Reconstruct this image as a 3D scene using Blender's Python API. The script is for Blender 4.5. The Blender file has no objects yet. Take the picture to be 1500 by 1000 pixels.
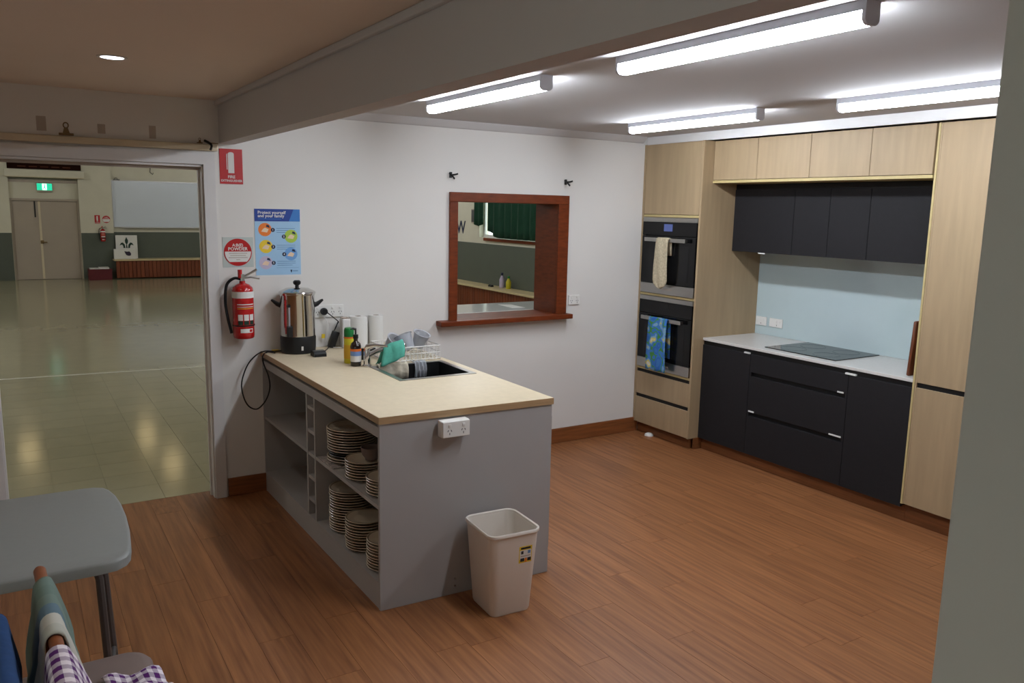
import bpy, bmesh, math, random
from mathutils import Vector, Matrix, Euler
random.seed(7)
SC = bpy.context.scene
COL = SC.collection

# ------------------------------------------------------------------ camera
F_PX = 1175.06
yaw, pitch, roll = map(math.radians, (-31.9712, -9.3113, 1.1894))
CAM = Vector((-1.0327, -5.0068, 1.8065))
fw = Vector((-math.sin(yaw)*math.cos(pitch), math.cos(yaw)*math.cos(pitch), math.sin(pitch)))
rt0 = Vector((math.cos(yaw), math.sin(yaw), 0)); up0 = rt0.cross(fw)
rt = rt0*math.cos(roll) + up0*math.sin(roll)
up = up0*math.cos(roll) - rt0*math.sin(roll)
cd = bpy.data.cameras.new('camera'); cam = bpy.data.objects.new('camera', cd); COL.objects.link(cam)
cd.sensor_fit = 'HORIZONTAL'; cd.sensor_width = 36.0; cd.lens = F_PX*36/1500
cd.clip_start = 0.05; cd.clip_end = 200
m3 = Matrix((rt, up, -fw)).transposed()
cam.matrix_world = Matrix.Translation(CAM) @ m3.to_4x4()
SC.camera = cam

# ------------------------------------------------------------------ world / exposure
w = bpy.data.worlds.new('world'); SC.world = w; w.use_nodes = True
bg = w.node_tree.nodes['Background']
bg.inputs[0].default_value = (0.88, 1.0, 0.94, 1); bg.inputs[1].default_value = 3.4
SC.view_settings.view_transform = 'Standard'; SC.view_settings.look = 'None'
SC.view_settings.gamma = 1.0; SC.view_settings.use_curve_mapping = False
SC.view_settings.exposure = 0.0
SC.cycles.max_bounces = 8; SC.cycles.diffuse_bounces = 5; SC.cycles.glossy_bounces = 4
SC.cycles.transmission_bounces = 6; SC.cycles.sample_clamp_indirect = 4.0
BATTEN_L = 72.0          # kitchen batten diffusers
DOWN_W = 2.4             # passage downlights: one in view, two added
HALL_FILL_L = 45.0            # bright hall pendants, added out of view

# ------------------------------------------------------------------ materials
def lin(c):
    return tuple(((v/255)/12.92 if v/255 <= .04045 else ((v/255+.055)/1.055)**2.4) for v in c)
MATS = {}
def mk(name, col, rough=.5, metal=0., var=.05, scale=12., stretch=(1,1,1), bump=0., trans=0., emit=None, estr=0., spec=.5,
       rnd=0., coat=0., alpha=1., col2=None, ior=1.45, detail=4.):
    m = bpy.data.materials.new(name); m.use_nodes = True; nt = m.node_tree; N = nt.nodes; L = nt.links
    b = N['Principled BSDF']; c = lin(col)
    b.inputs['Roughness'].default_value = rough; b.inputs['Metallic'].default_value = metal
    b.inputs['Specular IOR Level'].default_value = spec; b.inputs['Transmission Weight'].default_value = trans
    b.inputs['IOR'].default_value = ior; b.inputs['Coat Weight'].default_value = coat
    b.inputs['Alpha'].default_value = alpha
    if emit: 
        b.inputs['Emission Color'].default_value = (*lin(emit), 1); b.inputs['Emission Strength'].default_value = estr
    tc = N.new('ShaderNodeTexCoord'); mp = N.new('ShaderNodeMapping'); mp.inputs['Scale'].default_value = stretch
    L.new(tc.outputs['Object'], mp.inputs['Vector'])
    nz = N.new('ShaderNodeTexNoise'); nz.noise_dimensions = '4D'; nz.inputs['Scale'].default_value = scale
    nz.inputs['Detail'].default_value = detail
    L.new(mp.outputs['Vector'], nz.inputs['Vector'])
    oi = N.new('ShaderNodeObjectInfo')
    mu = N.new('ShaderNodeMath'); mu.operation = 'MULTIPLY'; mu.inputs[1].default_value = 37.
    L.new(oi.outputs['Random'], mu.inputs[0]); L.new(mu.outputs[0], nz.inputs['W'])
    cr = N.new('ShaderNodeValToRGB')
    a = tuple(max(0, x*(1-var)) for x in c); z = tuple(min(1, x*(1+var)) for x in c) if col2 is None else lin(col2)
    cr.color_ramp.elements[0].position = .3; cr.color_ramp.elements[1].position = .7
    cr.color_ramp.elements[0].color = (*a, 1); cr.color_ramp.elements[1].color = (*z, 1)
    L.new(nz.outputs['Fac'], cr.inputs['Fac'])
    out = cr.outputs['Color']
    if rnd:
        hv = N.new('ShaderNodeHueSaturation')
        mr = N.new('ShaderNodeMapRange'); mr.inputs['To Min'].default_value = 1-rnd; mr.inputs['To Max'].default_value = 1+rnd
        L.new(oi.outputs['Random'], mr.inputs['Value']); L.new(mr.outputs[0], hv.inputs['Value']); L.new(out, hv.inputs['Color'])
        out = hv.outputs['Color']
    L.new(out, b.inputs['Base Color'])
    if bump:
        bp = N.new('ShaderNodeBump'); bp.inputs['Strength'].default_value = bump; bp.inputs['Distance'].default_value = .01
        L.new(nz.outputs['Fac'], bp.inputs['Height']); L.new(bp.outputs[0], b.inputs['Normal'])
    MATS[name] = m; return m
def check_mat(name, ca, cb, size):            # woven gingham: two crossed stripe sets
    m = mk(name, ca, .9, var=.05, scale=200); nt = m.node_tree; N = nt.nodes; L = nt.links
    tc = N.new('ShaderNodeTexCoord'); sp = N.new('ShaderNodeSeparateXYZ'); L.new(tc.outputs['UV'], sp.inputs[0])
    facs = []
    for k in (0, 1):
        mu = N.new('ShaderNodeMath'); mu.operation = 'MULTIPLY'; mu.inputs[1].default_value = 1/size; L.new(sp.outputs[k], mu.inputs[0])
        fr = N.new('ShaderNodeMath'); fr.operation = 'FRACT'; L.new(mu.outputs[0], fr.inputs[0])
        gt = N.new('ShaderNodeMath'); gt.operation = 'GREATER_THAN'; gt.inputs[1].default_value = .5; L.new(fr.outputs[0], gt.inputs[0])
        facs.append(gt)
    ad = N.new('ShaderNodeMath'); ad.operation = 'ADD'; L.new(facs[0].outputs[0], ad.inputs[0]); L.new(facs[1].outputs[0], ad.inputs[1])
    ha = N.new('ShaderNodeMath'); ha.operation = 'MULTIPLY'; ha.inputs[1].default_value = .5; L.new(ad.outputs[0], ha.inputs[0])
    mx = N.new('ShaderNodeMix'); mx.data_type = 'RGBA'; mx.inputs[6].default_value = (*lin(ca), 1); mx.inputs[7].default_value = (*lin(cb), 1)
    L.new(ha.outputs[0], mx.inputs[0]); L.new(mx.outputs[2], N['Principled BSDF'].inputs['Base Color'])
    return m
def stripe_mat(name, cols, period):          # stripes along UV.y
    m = mk(name, cols[0], .92, var=.05, scale=150); nt = m.node_tree; N = nt.nodes; L = nt.links
    tc = N.new('ShaderNodeTexCoord'); sp = N.new('ShaderNodeSeparateXYZ'); L.new(tc.outputs['UV'], sp.inputs[0])
    mu = N.new('ShaderNodeMath'); mu.operation = 'MULTIPLY'; mu.inputs[1].default_value = 1/period; L.new(sp.outputs[0], mu.inputs[0])
    fr = N.new('ShaderNodeMath'); fr.operation = 'FRACT'; L.new(mu.outputs[0], fr.inputs[0])
    cr = N.new('ShaderNodeValToRGB'); cr.color_ramp.interpolation = 'CONSTANT'
    while len(cr.color_ramp.elements) < len(cols): cr.color_ramp.elements.new(.5)
    for i, c in enumerate(cols):
        cr.color_ramp.elements[i].position = i/len(cols); cr.color_ramp.elements[i].color = (*lin(c), 1)
    L.new(fr.outputs[0], cr.inputs[0]); L.new(cr.outputs[0], N['Principled BSDF'].inputs['Base Color'])
    return m
def print_mat(name, cols, scale):            # printed cotton: blotches of several colours
    m = mk(name, cols[0], .9, var=0, scale=scale); nt = m.node_tree; N = nt.nodes; L = nt.links
    tc = N.new('ShaderNodeTexCoord'); nz = N.new('ShaderNodeTexNoise'); nz.inputs['Scale'].default_value = scale; nz.inputs['Detail'].default_value = 1.5
    L.new(tc.outputs['UV'], nz.inputs['Vector'])
    cr = N.new('ShaderNodeValToRGB'); cr.color_ramp.interpolation = 'CONSTANT'
    while len(cr.color_ramp.elements) < len(cols): cr.color_ramp.elements.new(.5)
    for i, c in enumerate(cols):
        cr.color_ramp.elements[i].position = 0 if i == 0 else .33 + .34*(i-1)/max(1, len(cols)-2)
        cr.color_ramp.elements[i].color = (*lin(c), 1)
    L.new(nz.outputs['Fac'], cr.inputs[0]); L.new(cr.outputs[0], N['Principled BSDF'].inputs['Base Color'])
    return m

mk('wall', (220,217,212), .85, var=.012, scale=3, bump=.03)
mk('ceil', (196,194,193), .9, var=.012, scale=3)
mk('ceil_old', (228,212,196), .9, var=.02, scale=2)
mk('white_gloss', (214,212,210), .45, var=.015)
mk('cream_rail', (205,192,165), .5, var=.04)
mk('greywall', (190,191,186), .8, var=.02, scale=3)
mk('plank', (120,74,43), .42, var=.12, scale=6, stretch=(8,.5,8), rnd=.07, bump=.02, col2=(156,104,64), detail=5)
mk('underlay', (60,40,28), .8)
mk('tile', (156,150,124), .13, var=.04, scale=6, rnd=.025, spec=.6)
mk('grout', (96,90,72), .7)
mk('line_white', (205,203,190), .4)
mk('ply', (160,138,107), .5, var=.09, scale=5, stretch=(6,6,.5), detail=6)
mk('ply_edge', (184,166,116), .5, var=.05, scale=30)
mk('kick', (116,70,38), .45, var=.25, scale=8, stretch=(1,.6,9), detail=5)
mk('skirt', (128,76,40), .45, var=.25, scale=8, stretch=(.6,1,9), detail=5)
mk('charcoal', (31,30,32), .65, var=.05, scale=30, spec=.25)
mk('slot', (8,8,9), .6)
mk('tab', (225,225,222), .4)
mk('stone', (206,203,198), .25, var=.03, scale=90)
mk('splash', (184,200,202), .06, var=.01, coat=.5)
mk('glass_black', (8,8,9), .07, var=.02, spec=.35)
mk('glass_win', (20,20,21), .1, var=.05, spec=.35)
mk('steel', (170,168,164), .3, metal=1, var=.05, scale=8, stretch=(1,1,30))
mk('chrome', (215,215,215), .07, metal=1, var=.01)
mk('urn_steel', (205,203,200), .12, metal=1, var=.03, scale=4, stretch=(6,6,.3))
mk('laminate', (206,191,162), .42, var=.04, scale=26, stretch=(1,1,1), detail=6)
mk('lam_edge', (166,136,100), .5, var=.15, scale=20, stretch=(.5,.5,8))
mk('grey_panel', (163,160,158), .6, var=.015, scale=5)
mk('black_pl', (18,18,19), .4, var=.05)
mk('black_rub', (14,14,15), .7)
mk('white_pl', (226,224,219), .35, var=.01)
mk('bin_pl', (224,216,206), .42, var=.01)
mk('china', (196,182,160), .3, var=.02, coat=.2)
mk('china_band', (120,105,84), .35)
mk('china_dark', (70,68,66), .35, var=.05)
mk('red', (178,22,24), .35, var=.04)
mk('red_gloss', (172,24,26), .22, var=.04, coat=.4)
mk('dark_red', (92,22,30), .55, var=.08)
mk('hatch', (104,46,18), .42, var=.25, scale=7, stretch=(2,2,9), spec=.3, detail=5)
mk('blue_dk', (20,58,140), .5); mk('blue_md', (52,118,190), .5); mk('blue_lt', (158,196,226), .55, var=.03)
mk('orange', (224,120,40), .5); mk('lime', (168,196,70), .5); mk('yellow', (232,200,50), .5); mk('sky', (110,160,215), .5); mk('lilac', (190,180,205), .5)
mk('skin', (232,205,175), .6); mk('navy', (22,34,66), .6)
mk('paper', (222,221,217), .8, var=.01); mk('ink', (40,40,44), .7); mk('tx_grey', (100,135,175), .7)
mk('sleeve', (190,200,196), .2, var=.02)
mk('green_cap', (20,110,50), .35); mk('yellow_can', (196,184,40), .3, var=.05); mk('gold', (206,160,40), .5)
mk('amber', (28,16,10), .12, coat=.5); mk('label_or', (220,110,40), .5); mk('label_bl', (110,140,190), .5)
mk('teal', (84,166,146), .9, var=.12, scale=40, bump=.15)
mk('rag', (196,186,166), .95, var=.12, scale=60, bump=.2)
mk('clear', (214,217,224), .3, trans=.55, var=.03, ior=1.2)
mk('sink_in', (52,52,52), .35, metal=.7, var=.1)
mk('table_pl', (132,135,133), .5, var=.02, scale=60)
mk('tube_gr', (96,95,96), .35, metal=.6)
mk('vinyl', (120,104,98), .6, var=.04)
mk('dowel', (136,78,44), .5, var=.2, scale=12, stretch=(4,.5,4))
mk('blue_cloth', (28,62,108), .95, var=.12, scale=50, bump=.15)
mk('board_wd', (96,52,30), .45, var=.45, scale=16, stretch=(6,6,.6), detail=5)
mk('brass', (120,100,70), .4, metal=.8)
mk('hallcream', (206,202,184), .75, var=.03, scale=4)
mk('halldado', (84,90,80), .6, var=.04, scale=4)
mk('doorgrey', (168,156,142), .55, var=.03, scale=3)
mk('whiteboard', (206,214,224), .18, var=.015, scale=3)
mk('alu', (175,175,175), .35, metal=.8)
mk('slat', (112,54,24), .45, var=.25, scale=8, stretch=(6,6,.7), rnd=.14)
mk('benchtop', (202,184,142), .35, var=.05, scale=9)
mk('signbrown', (36,15,9), .9, var=.2, spec=.1); mk('signgold', (88,44,24), .8)
mk('emblem', (14,50,38), .5)
mk('purple_dk', (30,14,42), .5)
mk('exitgreen', (20,170,130), .4, emit=(40,215,165), estr=.9); mk('exitwhite', (230,255,245), .4, emit=(215,255,240), estr=1.6)
mk('diff', (255,255,255), .5, emit=(234,241,251), estr=BATTEN_L)
mk('batten_body', (216,218,226), .5, var=.01)
mk('led', (255,255,255), .5, emit=(235,238,255), estr=9)
mk('pend_fill', (255,255,255), .5, emit=(244,247,255), estr=HALL_FILL_L)
mk('pend_dim', (255,250,235), .5, emit=(255,224,160), estr=2.6)
mk('curtain', (18,58,40), .95, var=.25, scale=20, stretch=(1,6,.5))
mk('pane', (235,240,240), .03, trans=1., ior=1.05, var=0)
mk('display', (70,80,120), .2, emit=(90,110,190), estr=.25)
mk('ghost', (176,164,152), .9, var=.05)
mk('mitt', (190,178,150), .9, var=.22, scale=70, bump=.2)
mk('counter_w', (215,215,212), .12, var=.01)
mk('floral', (168,160,156), .9, var=.4, scale=60)
check_mat('gingham', (232,224,232), (84,28,104), .03)
stripe_mat('tea_stripe', [(104,124,116), (100,120,112), (108,126,118), (92,116,130), (190,190,180), (178,180,170)], .27)
print_mat('tea_print', [(58,112,176), (44,96,170), (50,108,180), (70,136,62), (62,118,186), (120,160,190), (205,190,90), (205,200,180)], 11)

# ------------------------------------------------------------------ mesh helpers
class MB:
    def __init__(s): s.v = []; s.f = []; s.uv = None
    def add(s, vs, fs):
        o = len(s.v); s.v += [tuple(p) for p in vs]; s.f += [tuple(i+o for i in f) for f in fs]; return s
    def box(s, x0, x1, y0, y1, z0, z1, bev=0., seg=2, rot=None, at=None):
        x0, x1 = sorted((x0, x1)); y0, y1 = sorted((y0, y1)); z0, z1 = sorted((z0, z1))
        vs = [(x, y, z) for z in (z0, z1) for y in (y0, y1) for x in (x0, x1)]
        fs = [(0,2,3,1), (4,5,7,6), (0,1,5,4), (2,6,7,3), (0,4,6,2), (1,3,7,5)]
        if bev:
            bm = bmesh.new(); bv = [bm.verts.new(p) for p in vs]
            for f in fs: bm.faces.new([bv[i] for i in f])
            bmesh.ops.bevel(bm, geom=bm.edges[:], offset=bev, segments=seg, affect='EDGES', profile=.5)
            bm.verts.index_update(); vs = [tuple(q.co) for q in bm.verts]; fs = [[q.index for q in f.verts] for f in bm.faces]; bm.free()
        if rot is not None:
            M = Matrix.Translation(at) @ rot.to_4x4() @ Matrix.Translation(-Vector(at)); vs = [tuple(M @ Vector(p)) for p in vs]
        return s.add(vs, fs)
    def lathe(s, prof, cx=0, cy=0, cz=0, n=32, axis='Z', capb=True, capt=True):
        vs = []; fs = []; k = len(prof)
        for r, z in prof:
            for i in range(n):
                a = 2*math.pi*i/n; p = (r*math.cos(a), r*math.sin(a), z)
                if axis == 'X': p = (p[2], p[0], p[1])
                if axis == 'Y': p = (p[0], p[2], -p[1])
                vs.append((p[0]+cx, p[1]+cy, p[2]+cz))
        for j in range(k-1):
            for i in range(n): fs.append((j*n+i, j*n+(i+1) % n, (j+1)*n+(i+1) % n, (j+1)*n+i))
        if capb: fs.append(tuple(reversed(range(n))))
        if capt: fs.append(tuple((k-1)*n+i for i in range(n)))
        return s.add(vs, fs)
    def tube(s, pts, r, n=8, caps=True):
        pts = [Vector(p) for p in pts]; vs = []; fs = []; prev = None
        for i, p in enumerate(pts):
            t = (pts[min(i+1, len(pts)-1)] - pts[max(i-1, 0)]).normalized()
            if prev is None:
                a = Vector((0,0,1)) if abs(t.z) < .9 else Vector((1,0,0)); u = t.cross(a).normalized()
            else: u = (prev - t*prev.dot(t)).normalized()
            prev = u; b = t.cross(u); rr = r[i] if isinstance(r, (list, tuple)) else r
            for j in range(n):
                q = p + (u*math.cos(2*math.pi*j/n) + b*math.sin(2*math.pi*j/n))*rr; vs.append(tuple(q))
        for i in range(len(pts)-1):
            for j in range(n): fs.append((i*n+j, i*n+(j+1) % n, (i+1)*n+(j+1) % n, (i+1)*n+j))
        if caps: fs += [tuple(reversed(range(n))), tuple((len(pts)-1)*n+j for j in range(n))]
        return s.add(vs, fs)
    def prism(s, poly, a0, a1, plane='XY'):
        n = len(poly)
        def P(u, v, a): return {'XY': (u, v, a), 'XZ': (u, a, v), 'YZ': (a, u, v)}[plane]
        vs = [P(u, v, a0) for u, v in poly] + [P(u, v, a1) for u, v in poly]
        fs = [tuple(range(n)), tuple(range(2*n-1, n-1, -1))] + [(i, i+n, (i+1) % n+n, (i+1) % n) for i in range(n)]
        return s.add(vs, fs)
    def sheet(s, grid, thick=0.):      # grid of points; solid sheet with UVs by arc length
        R, C = len(grid), len(grid[0]); vs = [tuple(p) for r in grid for p in r]
        fs = [(i*C+j, i*C+j+1, (i+1)*C+j+1, (i+1)*C+j) for i in range(R-1) for j in range(C-1)]
        uv = []
        acc = [0.]
        for i in range(1, R): acc.append(acc[-1] + (Vector(grid[i][C//2])-Vector(grid[i-1][C//2])).length)
        wd = sum((Vector(grid[R//2][j+1])-Vector(grid[R//2][j])).length for j in range(C-1))
        for i in range(R):
            for j in range(C): uv.append((wd*j/(C-1), acc[i]))
        s.uv = (s.uv or []) + uv
        return s.add(vs, fs)
    def build(s, name, mat, parent=None, smooth=False, origin=None, solid=0., fn=None, sub=0):
        o = Vector(origin) if origin is not None else (wloc(parent) if parent is not None else Vector((0,0,0)))
        vs = [fn(p) if fn else p for p in s.v]
        me = bpy.data.meshes.new(name); me.from_pydata([tuple(Vector(p)-o) for p in vs], [], s.f)
        bm = bmesh.new(); bm.from_mesh(me); 
        if not s.uv: bmesh.ops.recalc_face_normals(bm, faces=bm.faces[:])
        bm.to_mesh(me); bm.free()
        if s.uv:
            ul = me.uv_layers.new(name='uv')
            for lp in me.loops: ul.data[lp.index].uv = s.uv[lp.vertex_index]
        me.materials.append(MATS[mat] if isinstance(mat, str) else mat)
        ob = bpy.data.objects.new(name, me); COL.objects.link(ob)
        if parent is not None:
            ob.parent = parent
            if origin is not None: ob.location = o - wloc(parent)
        else: ob.location = o
        if smooth:
            for p in me.polygons: p.use_smooth = True
            if smooth is not True and smooth != 1: pass
            me.set_sharp_from_angle(angle=math.radians(38))
        if solid:
            md = ob.modifiers.new('solid', 'SOLIDIFY'); md.thickness = solid; md.offset = 0
        if sub:
            md = ob.modifiers.new('sub', 'SUBSURF'); md.levels = sub; md.render_levels = sub
        return ob
def wloc(o):
    v = Vector((0,0,0))
    while o is not None: v += o.location; o = o.parent
    return v
def tag(o, label, cat, group=None):
    o['label'] = label; o['category'] = cat
    if group: o['group'] = group
    return o
def thing(name, label, cat, loc=(0,0,0), group=None):
    o = bpy.data.objects.new(name, None); COL.objects.link(o); o.location = loc; o.empty_display_size = .05
    return tag(o, label, cat, group)
def struct(o): o['kind'] = 'structure'; return o
def B(*a, **k): return MB().box(*a, **k)
def text(name, body, size, loc, mat, parent, plane='XZ', align='CENTER', bold=0., ext=.0004):
    cu = bpy.data.curves.new(name, 'FONT'); cu.body = body; cu.size = size; cu.align_x = align; cu.align_y = 'CENTER'
    cu.extrude = ext; cu.offset = bold; cu.resolution_u = 2
    t = bpy.data.objects.new(name+'_c', cu); COL.objects.link(t)
    dg = bpy.context.evaluated_depsgraph_get(); me = bpy.data.meshes.new_from_object(t.evaluated_get(dg)); bpy.data.objects.remove(t)
    R = {'XZ': Matrix.Rotation(math.pi/2, 4, 'X'), 'YZ': Matrix.Rotation(-math.pi/2, 4, 'Z') @ Matrix.Rotation(math.pi/2, 4, 'X')}[plane]
    me.transform(R); me.name = name; me.materials.clear(); me.materials.append(MATS[mat])
    ob = bpy.data.objects.new(name, me); COL.objects.link(ob); ob.parent = parent
    ob.location = Vector(loc) - (wloc(parent) if parent else Vector((0,0,0)))
    return ob
def disc(cx, cz, r, y0, y1, n=32): return MB().lathe([(r, 0), (r, y1-y0)], cx, y0, cz, n=n, axis='Y')
ORD = ['lowest', 'second', 'third', 'fourth', 'fifth', 'sixth', 'seventh', 'eighth', 'ninth', 'tenth', 'eleventh', 'twelfth', 'thirteenth',
       'fourteenth', 'fifteenth', 'sixteenth', 'seventeenth', 'eighteenth', 'nineteenth', 'twentieth']

# ================================================================== SHELL
ZC = 2.397; WT = .12                        # ceiling height, thickness of the back wall
HD = .27
DX0, DX1, DZ = -1.15, -.05, 2.03            # doorway
HX0, HX1, HZ0, HZ1 = 1.60, 2.50, 1.03, 1.875  # serving hatch hole
XB = 3.40; XT = 3.30; XS = 3.965            # cabinet fronts, tower front, splashback wall
fl = struct(B(-2.7, 4.15, -6.4, .15, -.06, -.012).build('floor', 'underlay'))
# planks: each one a piece of the floor
PW, PL = .152, 1.22
pm = B(-PW/2+.0006, PW/2-.0006, -.5+.0005, .5-.0005, -.012, 0).build('plank', 'plank', fl); first = True
x = -2.7 + PW/2
while x < 4.15:
    y = .15; off = random.random()*PL
    end = y - off if off > .25 else y - PL
    while y > -6.39:
        e = max(end, -6.4)
        o = pm if first else pm.copy()
        if not first: COL.objects.link(o); o.parent = fl
        first = False
        o.location = (x, (y+e)/2, 0); o.scale = (1, y-e, 1)
        y = e; end = e - PL
    x += PW
# back wall with the doorway and hatch left open
m = MB()
m.box(-2.7, DX0, 0, WT, 0, ZC); m.box(DX0, DX1, 0, WT, DZ, ZC); m.box(DX1, HX0, 0, WT, 0, ZC)
m.box(HX0, HX1, 0, WT, 0, HZ0-.04); m.box(HX0, HX1, 0, WT, HZ1, ZC); m.box(HX1, 4.15, 0, WT, 0, ZC)
wb = struct(m.build('wall_back', 'wall'))
struct(B(XS+.012, 4.15, -6.4, 0, 0, ZC).build('wall_right', 'wall'))
PY0, PY1, PZ0, PZ1 = -5.6, -4.3, .95, 2.05  # opening cut for the added daylight window
m = MB().box(-2.8, -2.7, -6.4, PY0, 0, ZC); m.box(-2.8, -2.7, PY1, 0, 0, ZC); m.box(-2.8, -2.7, PY0, PY1, 0, PZ0); m.box(-2.8, -2.7, PY0, PY1, PZ1, ZC)
struct(m.build('wall_left', 'ceil_old'))
w3 = struct(B(-2.78, -2.66, PY0, PY1, PZ0-.03, PZ0, bev=.004).build('added_window', 'white_gloss', origin=(-2.7, -4.95, PZ0)))  # unseen window, added to let sky light into the passage
for a in ((PY0, PY0+.05, PZ0, PZ1), (PY1-.05, PY1, PZ0, PZ1), (PY0+.05, PY1-.05, PZ0, PZ0+.05), (PY0+.05, PY1-.05, PZ1-.05, PZ1), (-4.97, -4.93, PZ0+.05, PZ1-.05)): B(-2.77, -2.73, *a).build('sash_bar', 'white_gloss', w3)
B(-2.752, -2.748, PY0+.05, PY1-.05, PZ0+.05, PZ1-.05).build('pane', 'pane', w3)
struct(B(-2.7, 4.15, -6.5, -6.4, 0, ZC).build('wall_rear', 'wall'))
struct(B(.132, 4.15, -6.5, WT, ZC, ZC+.1).build('ceiling', 'ceil'))
struct(B(-2.8, .132, -6.5, WT, ZC, ZC+.1).build('ceiling_passage', 'ceil_old'))
ZB = 2.155
bm_ = struct(B(.042, .132, -4.433, -.001, ZB, ZC-.001).build('trim_1', 'ceil'))       # header beam between passage and kitchen
bm_['label'] = 'painted header beam across the ceiling'
struct(B(.022, .042, -4.433, -.001, ZC-.03, ZC-.001, bev=.004).build('trim_2', 'ceil'))
struct(B(.042, .132, -6.4, -4.434, 0, ZC-.001, bev=.003).build('wall_side', 'greywall'))
# cornice of the kitchen back wall and strip over the cabinets
m = MB().prism([(-.001, ZC-.001), (-.05, ZC-.001), (-.045, ZC-.01), (-.012, ZC-.045), (-.001, ZC-.05)], .134, XB-.12, 'YZ')
struct(m.build('trim_3', 'ceil'))
struct(B(XT+.02, XT+.04, -2.75, -.001, 2.3355, ZC-.001).build('trim_4', 'white_gloss'))
# skirting boards
struct(B(1.19, XT+.04, -.016, -.001, .001, .117, bev=.004).build('baseboard_back', 'skirt'))
struct(B(.02, .262, -.016, -.001, .001, .117, bev=.004).build('baseboard_corner', 'skirt'))
# doorway lining and architrave
dl = struct(B(DX1-.012, DX1, 0, WT, .001, DZ).build('trim_5', 'white_gloss'))
B(DX0, DX0+.012, 0, WT, .001, DZ).build('jamb_lining', 'white_gloss', dl)
B(DX0, DX1, 0, WT, DZ-.014, DZ-.001).build('head_lining', 'white_gloss', dl)
B(DX0+.012, DX1-.012, .06, .085, DZ-.03, DZ-.014).build('stop_bead', 'ghost', dl)
B(DX1-.022, DX1-.012, .06, .085, .001, DZ-.03).build('stop_bead', 'white_gloss', dl)
AW = .064
m = MB().prism([(DX1-.004, .001), (DX1+AW-.004, .001), (DX1+AW-.004, DZ+AW), (DX1-.004, DZ)], -.02, -.001, 'XZ')
m.build('architrave_leg', 'white_gloss', dl)
m = MB().prism([(DX0+.004, .001), (DX0-AW+.004, .001), (DX0-AW+.004, DZ+AW), (DX0+.004, DZ)], -.02, -.001, 'XZ')
m.build('architrave_leg', 'white_gloss', dl)
m = MB().prism([(DX0+.004, DZ), (DX1-.004, DZ), (DX1+AW-.004, DZ+AW), (DX0-AW+.004, DZ+AW)], -.02, -.001, 'XZ')
m.build('architrave_head', 'white_gloss', dl)
# picture rail over the doorway
struct(B(-1.9, .03, -.028, -.001, 2.108, 2.146, bev=.006).build('trim_6', 'cream_rail'))

# ================================================================== SERVING HATCH (window_1)
hw = struct(B(HX0-.045, HX1+.065, -.022, -.001, HZ1-.02, HZ1+.045, bev=.003).build('window_1', 'hatch', origin=(2.05, 0, 1.9)))
def hp(n, *a, **k): return B(*a, **k).build(n, 'hatch', hw)
hp('jamb_casing', HX0-.045, HX0+.018, -.022, -.001, HZ0, HZ1-.02, bev=.003)
hp('jamb_casing', HX1-.03, HX1+.065, -.022, -.001, HZ0, HZ1-.02, bev=.003)
hp('jamb_lining', HX0, HX0+.018, 0, HD+.02, HZ0, HZ1-.02)
hp('jamb_lining', HX1-.03, HX1-.002, 0, HD+.02, HZ0, HZ1-.02)
hp('head_lining', HX0, HX1-.002, 0, HD+.02, HZ1-.02, HZ1-.001)
hp('sill', HX0-.14, HX1+.085, -.085, 0, HZ0-.035, HZ0, bev=.004)
hp('sill_board', HX0+.001, HX1-.002, 0, HD, HZ0-.035, HZ0)
ct = thing('servery_counter', 'white servery counter beyond the timber hatch sill', 'counter', (2.05, .55, 0))
B(1.2, 3.4, HD+.021, .78, HZ0-.04, HZ0, bev=.004).build('counter_top', 'counter_w', ct)
B(1.25, 3.35, HD+.03, .70, 0, HZ0-.041).build('counter_base', 'hallcream', ct)

# ================================================================== HALL
HXL, HXR, HY = -5.0, 6.3, 16.3; HZC = 3.6
m = MB().box(HXL, HXR, .15, 4.55, -.06, -.006); m.box(HXL, HXR, 4.55, HY+.3, -.06, 0)
fh = struct(m.build('floor_hall', 'tile'))
nt = MATS['tile'].node_tree
TS = .293; tm = B(-TS/2+.0012, TS/2-.0012, -TS/2+.0012, TS/2-.0012, -.006, 0).build('tile', 'tile', fh); first = True
for i in range(-3, 9):
    for j in range(15):
        o = tm if first else tm.copy()
        if not first: COL.objects.link(o); o.parent = fh
        first = False; o.location = (-.91+TS*(i+.5), .152+TS*(j+.5), 0)
        o.rotation_euler.z = (0, math.pi/2)[(i+j) % 2]
B(HXL, -.91-3*TS, .15, 4.55, -.005, -.0005).build('sheet_infill', 'tile', fh); B(-.91+9*TS, HXR, .15, 4.55, -.005, -.0005).build('sheet_infill', 'tile', fh)
MB().prism([(-4.9, 4.85), (-4.9, 4.80), (6.2, 3.80), (6.2, 3.85)], .0004, .0012).build('court_line', 'line_white', fh)
MB().prism([(-4.9, 13.05), (-4.9, 13.0), (6.2, 13.4), (6.2, 13.45)], .0004, .0012).build('court_line', 'tile', fh)
struct(B(HXL-.1, HXR+.2, WT, HY+.3, HZC, HZC+.1).build('ceiling_hall', 'hallcream'))
struct(B(HXL-.1, HXL, WT, HY+.3, 0, HZC).build('wall_hall_left', 'hallcream'))
m = MB().box(HXL-.1, HXR+.2, .0, WT-.001, ZC+.11, HZC+.1)
m.box(HXL-.1, -2.81, .0, WT, -.06, ZC+.11); m.box(4.16, HXR+.2, .0, WT, -.06, ZC+.11)
struct(m.build('wall_hall_near', 'hallcream'))
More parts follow.
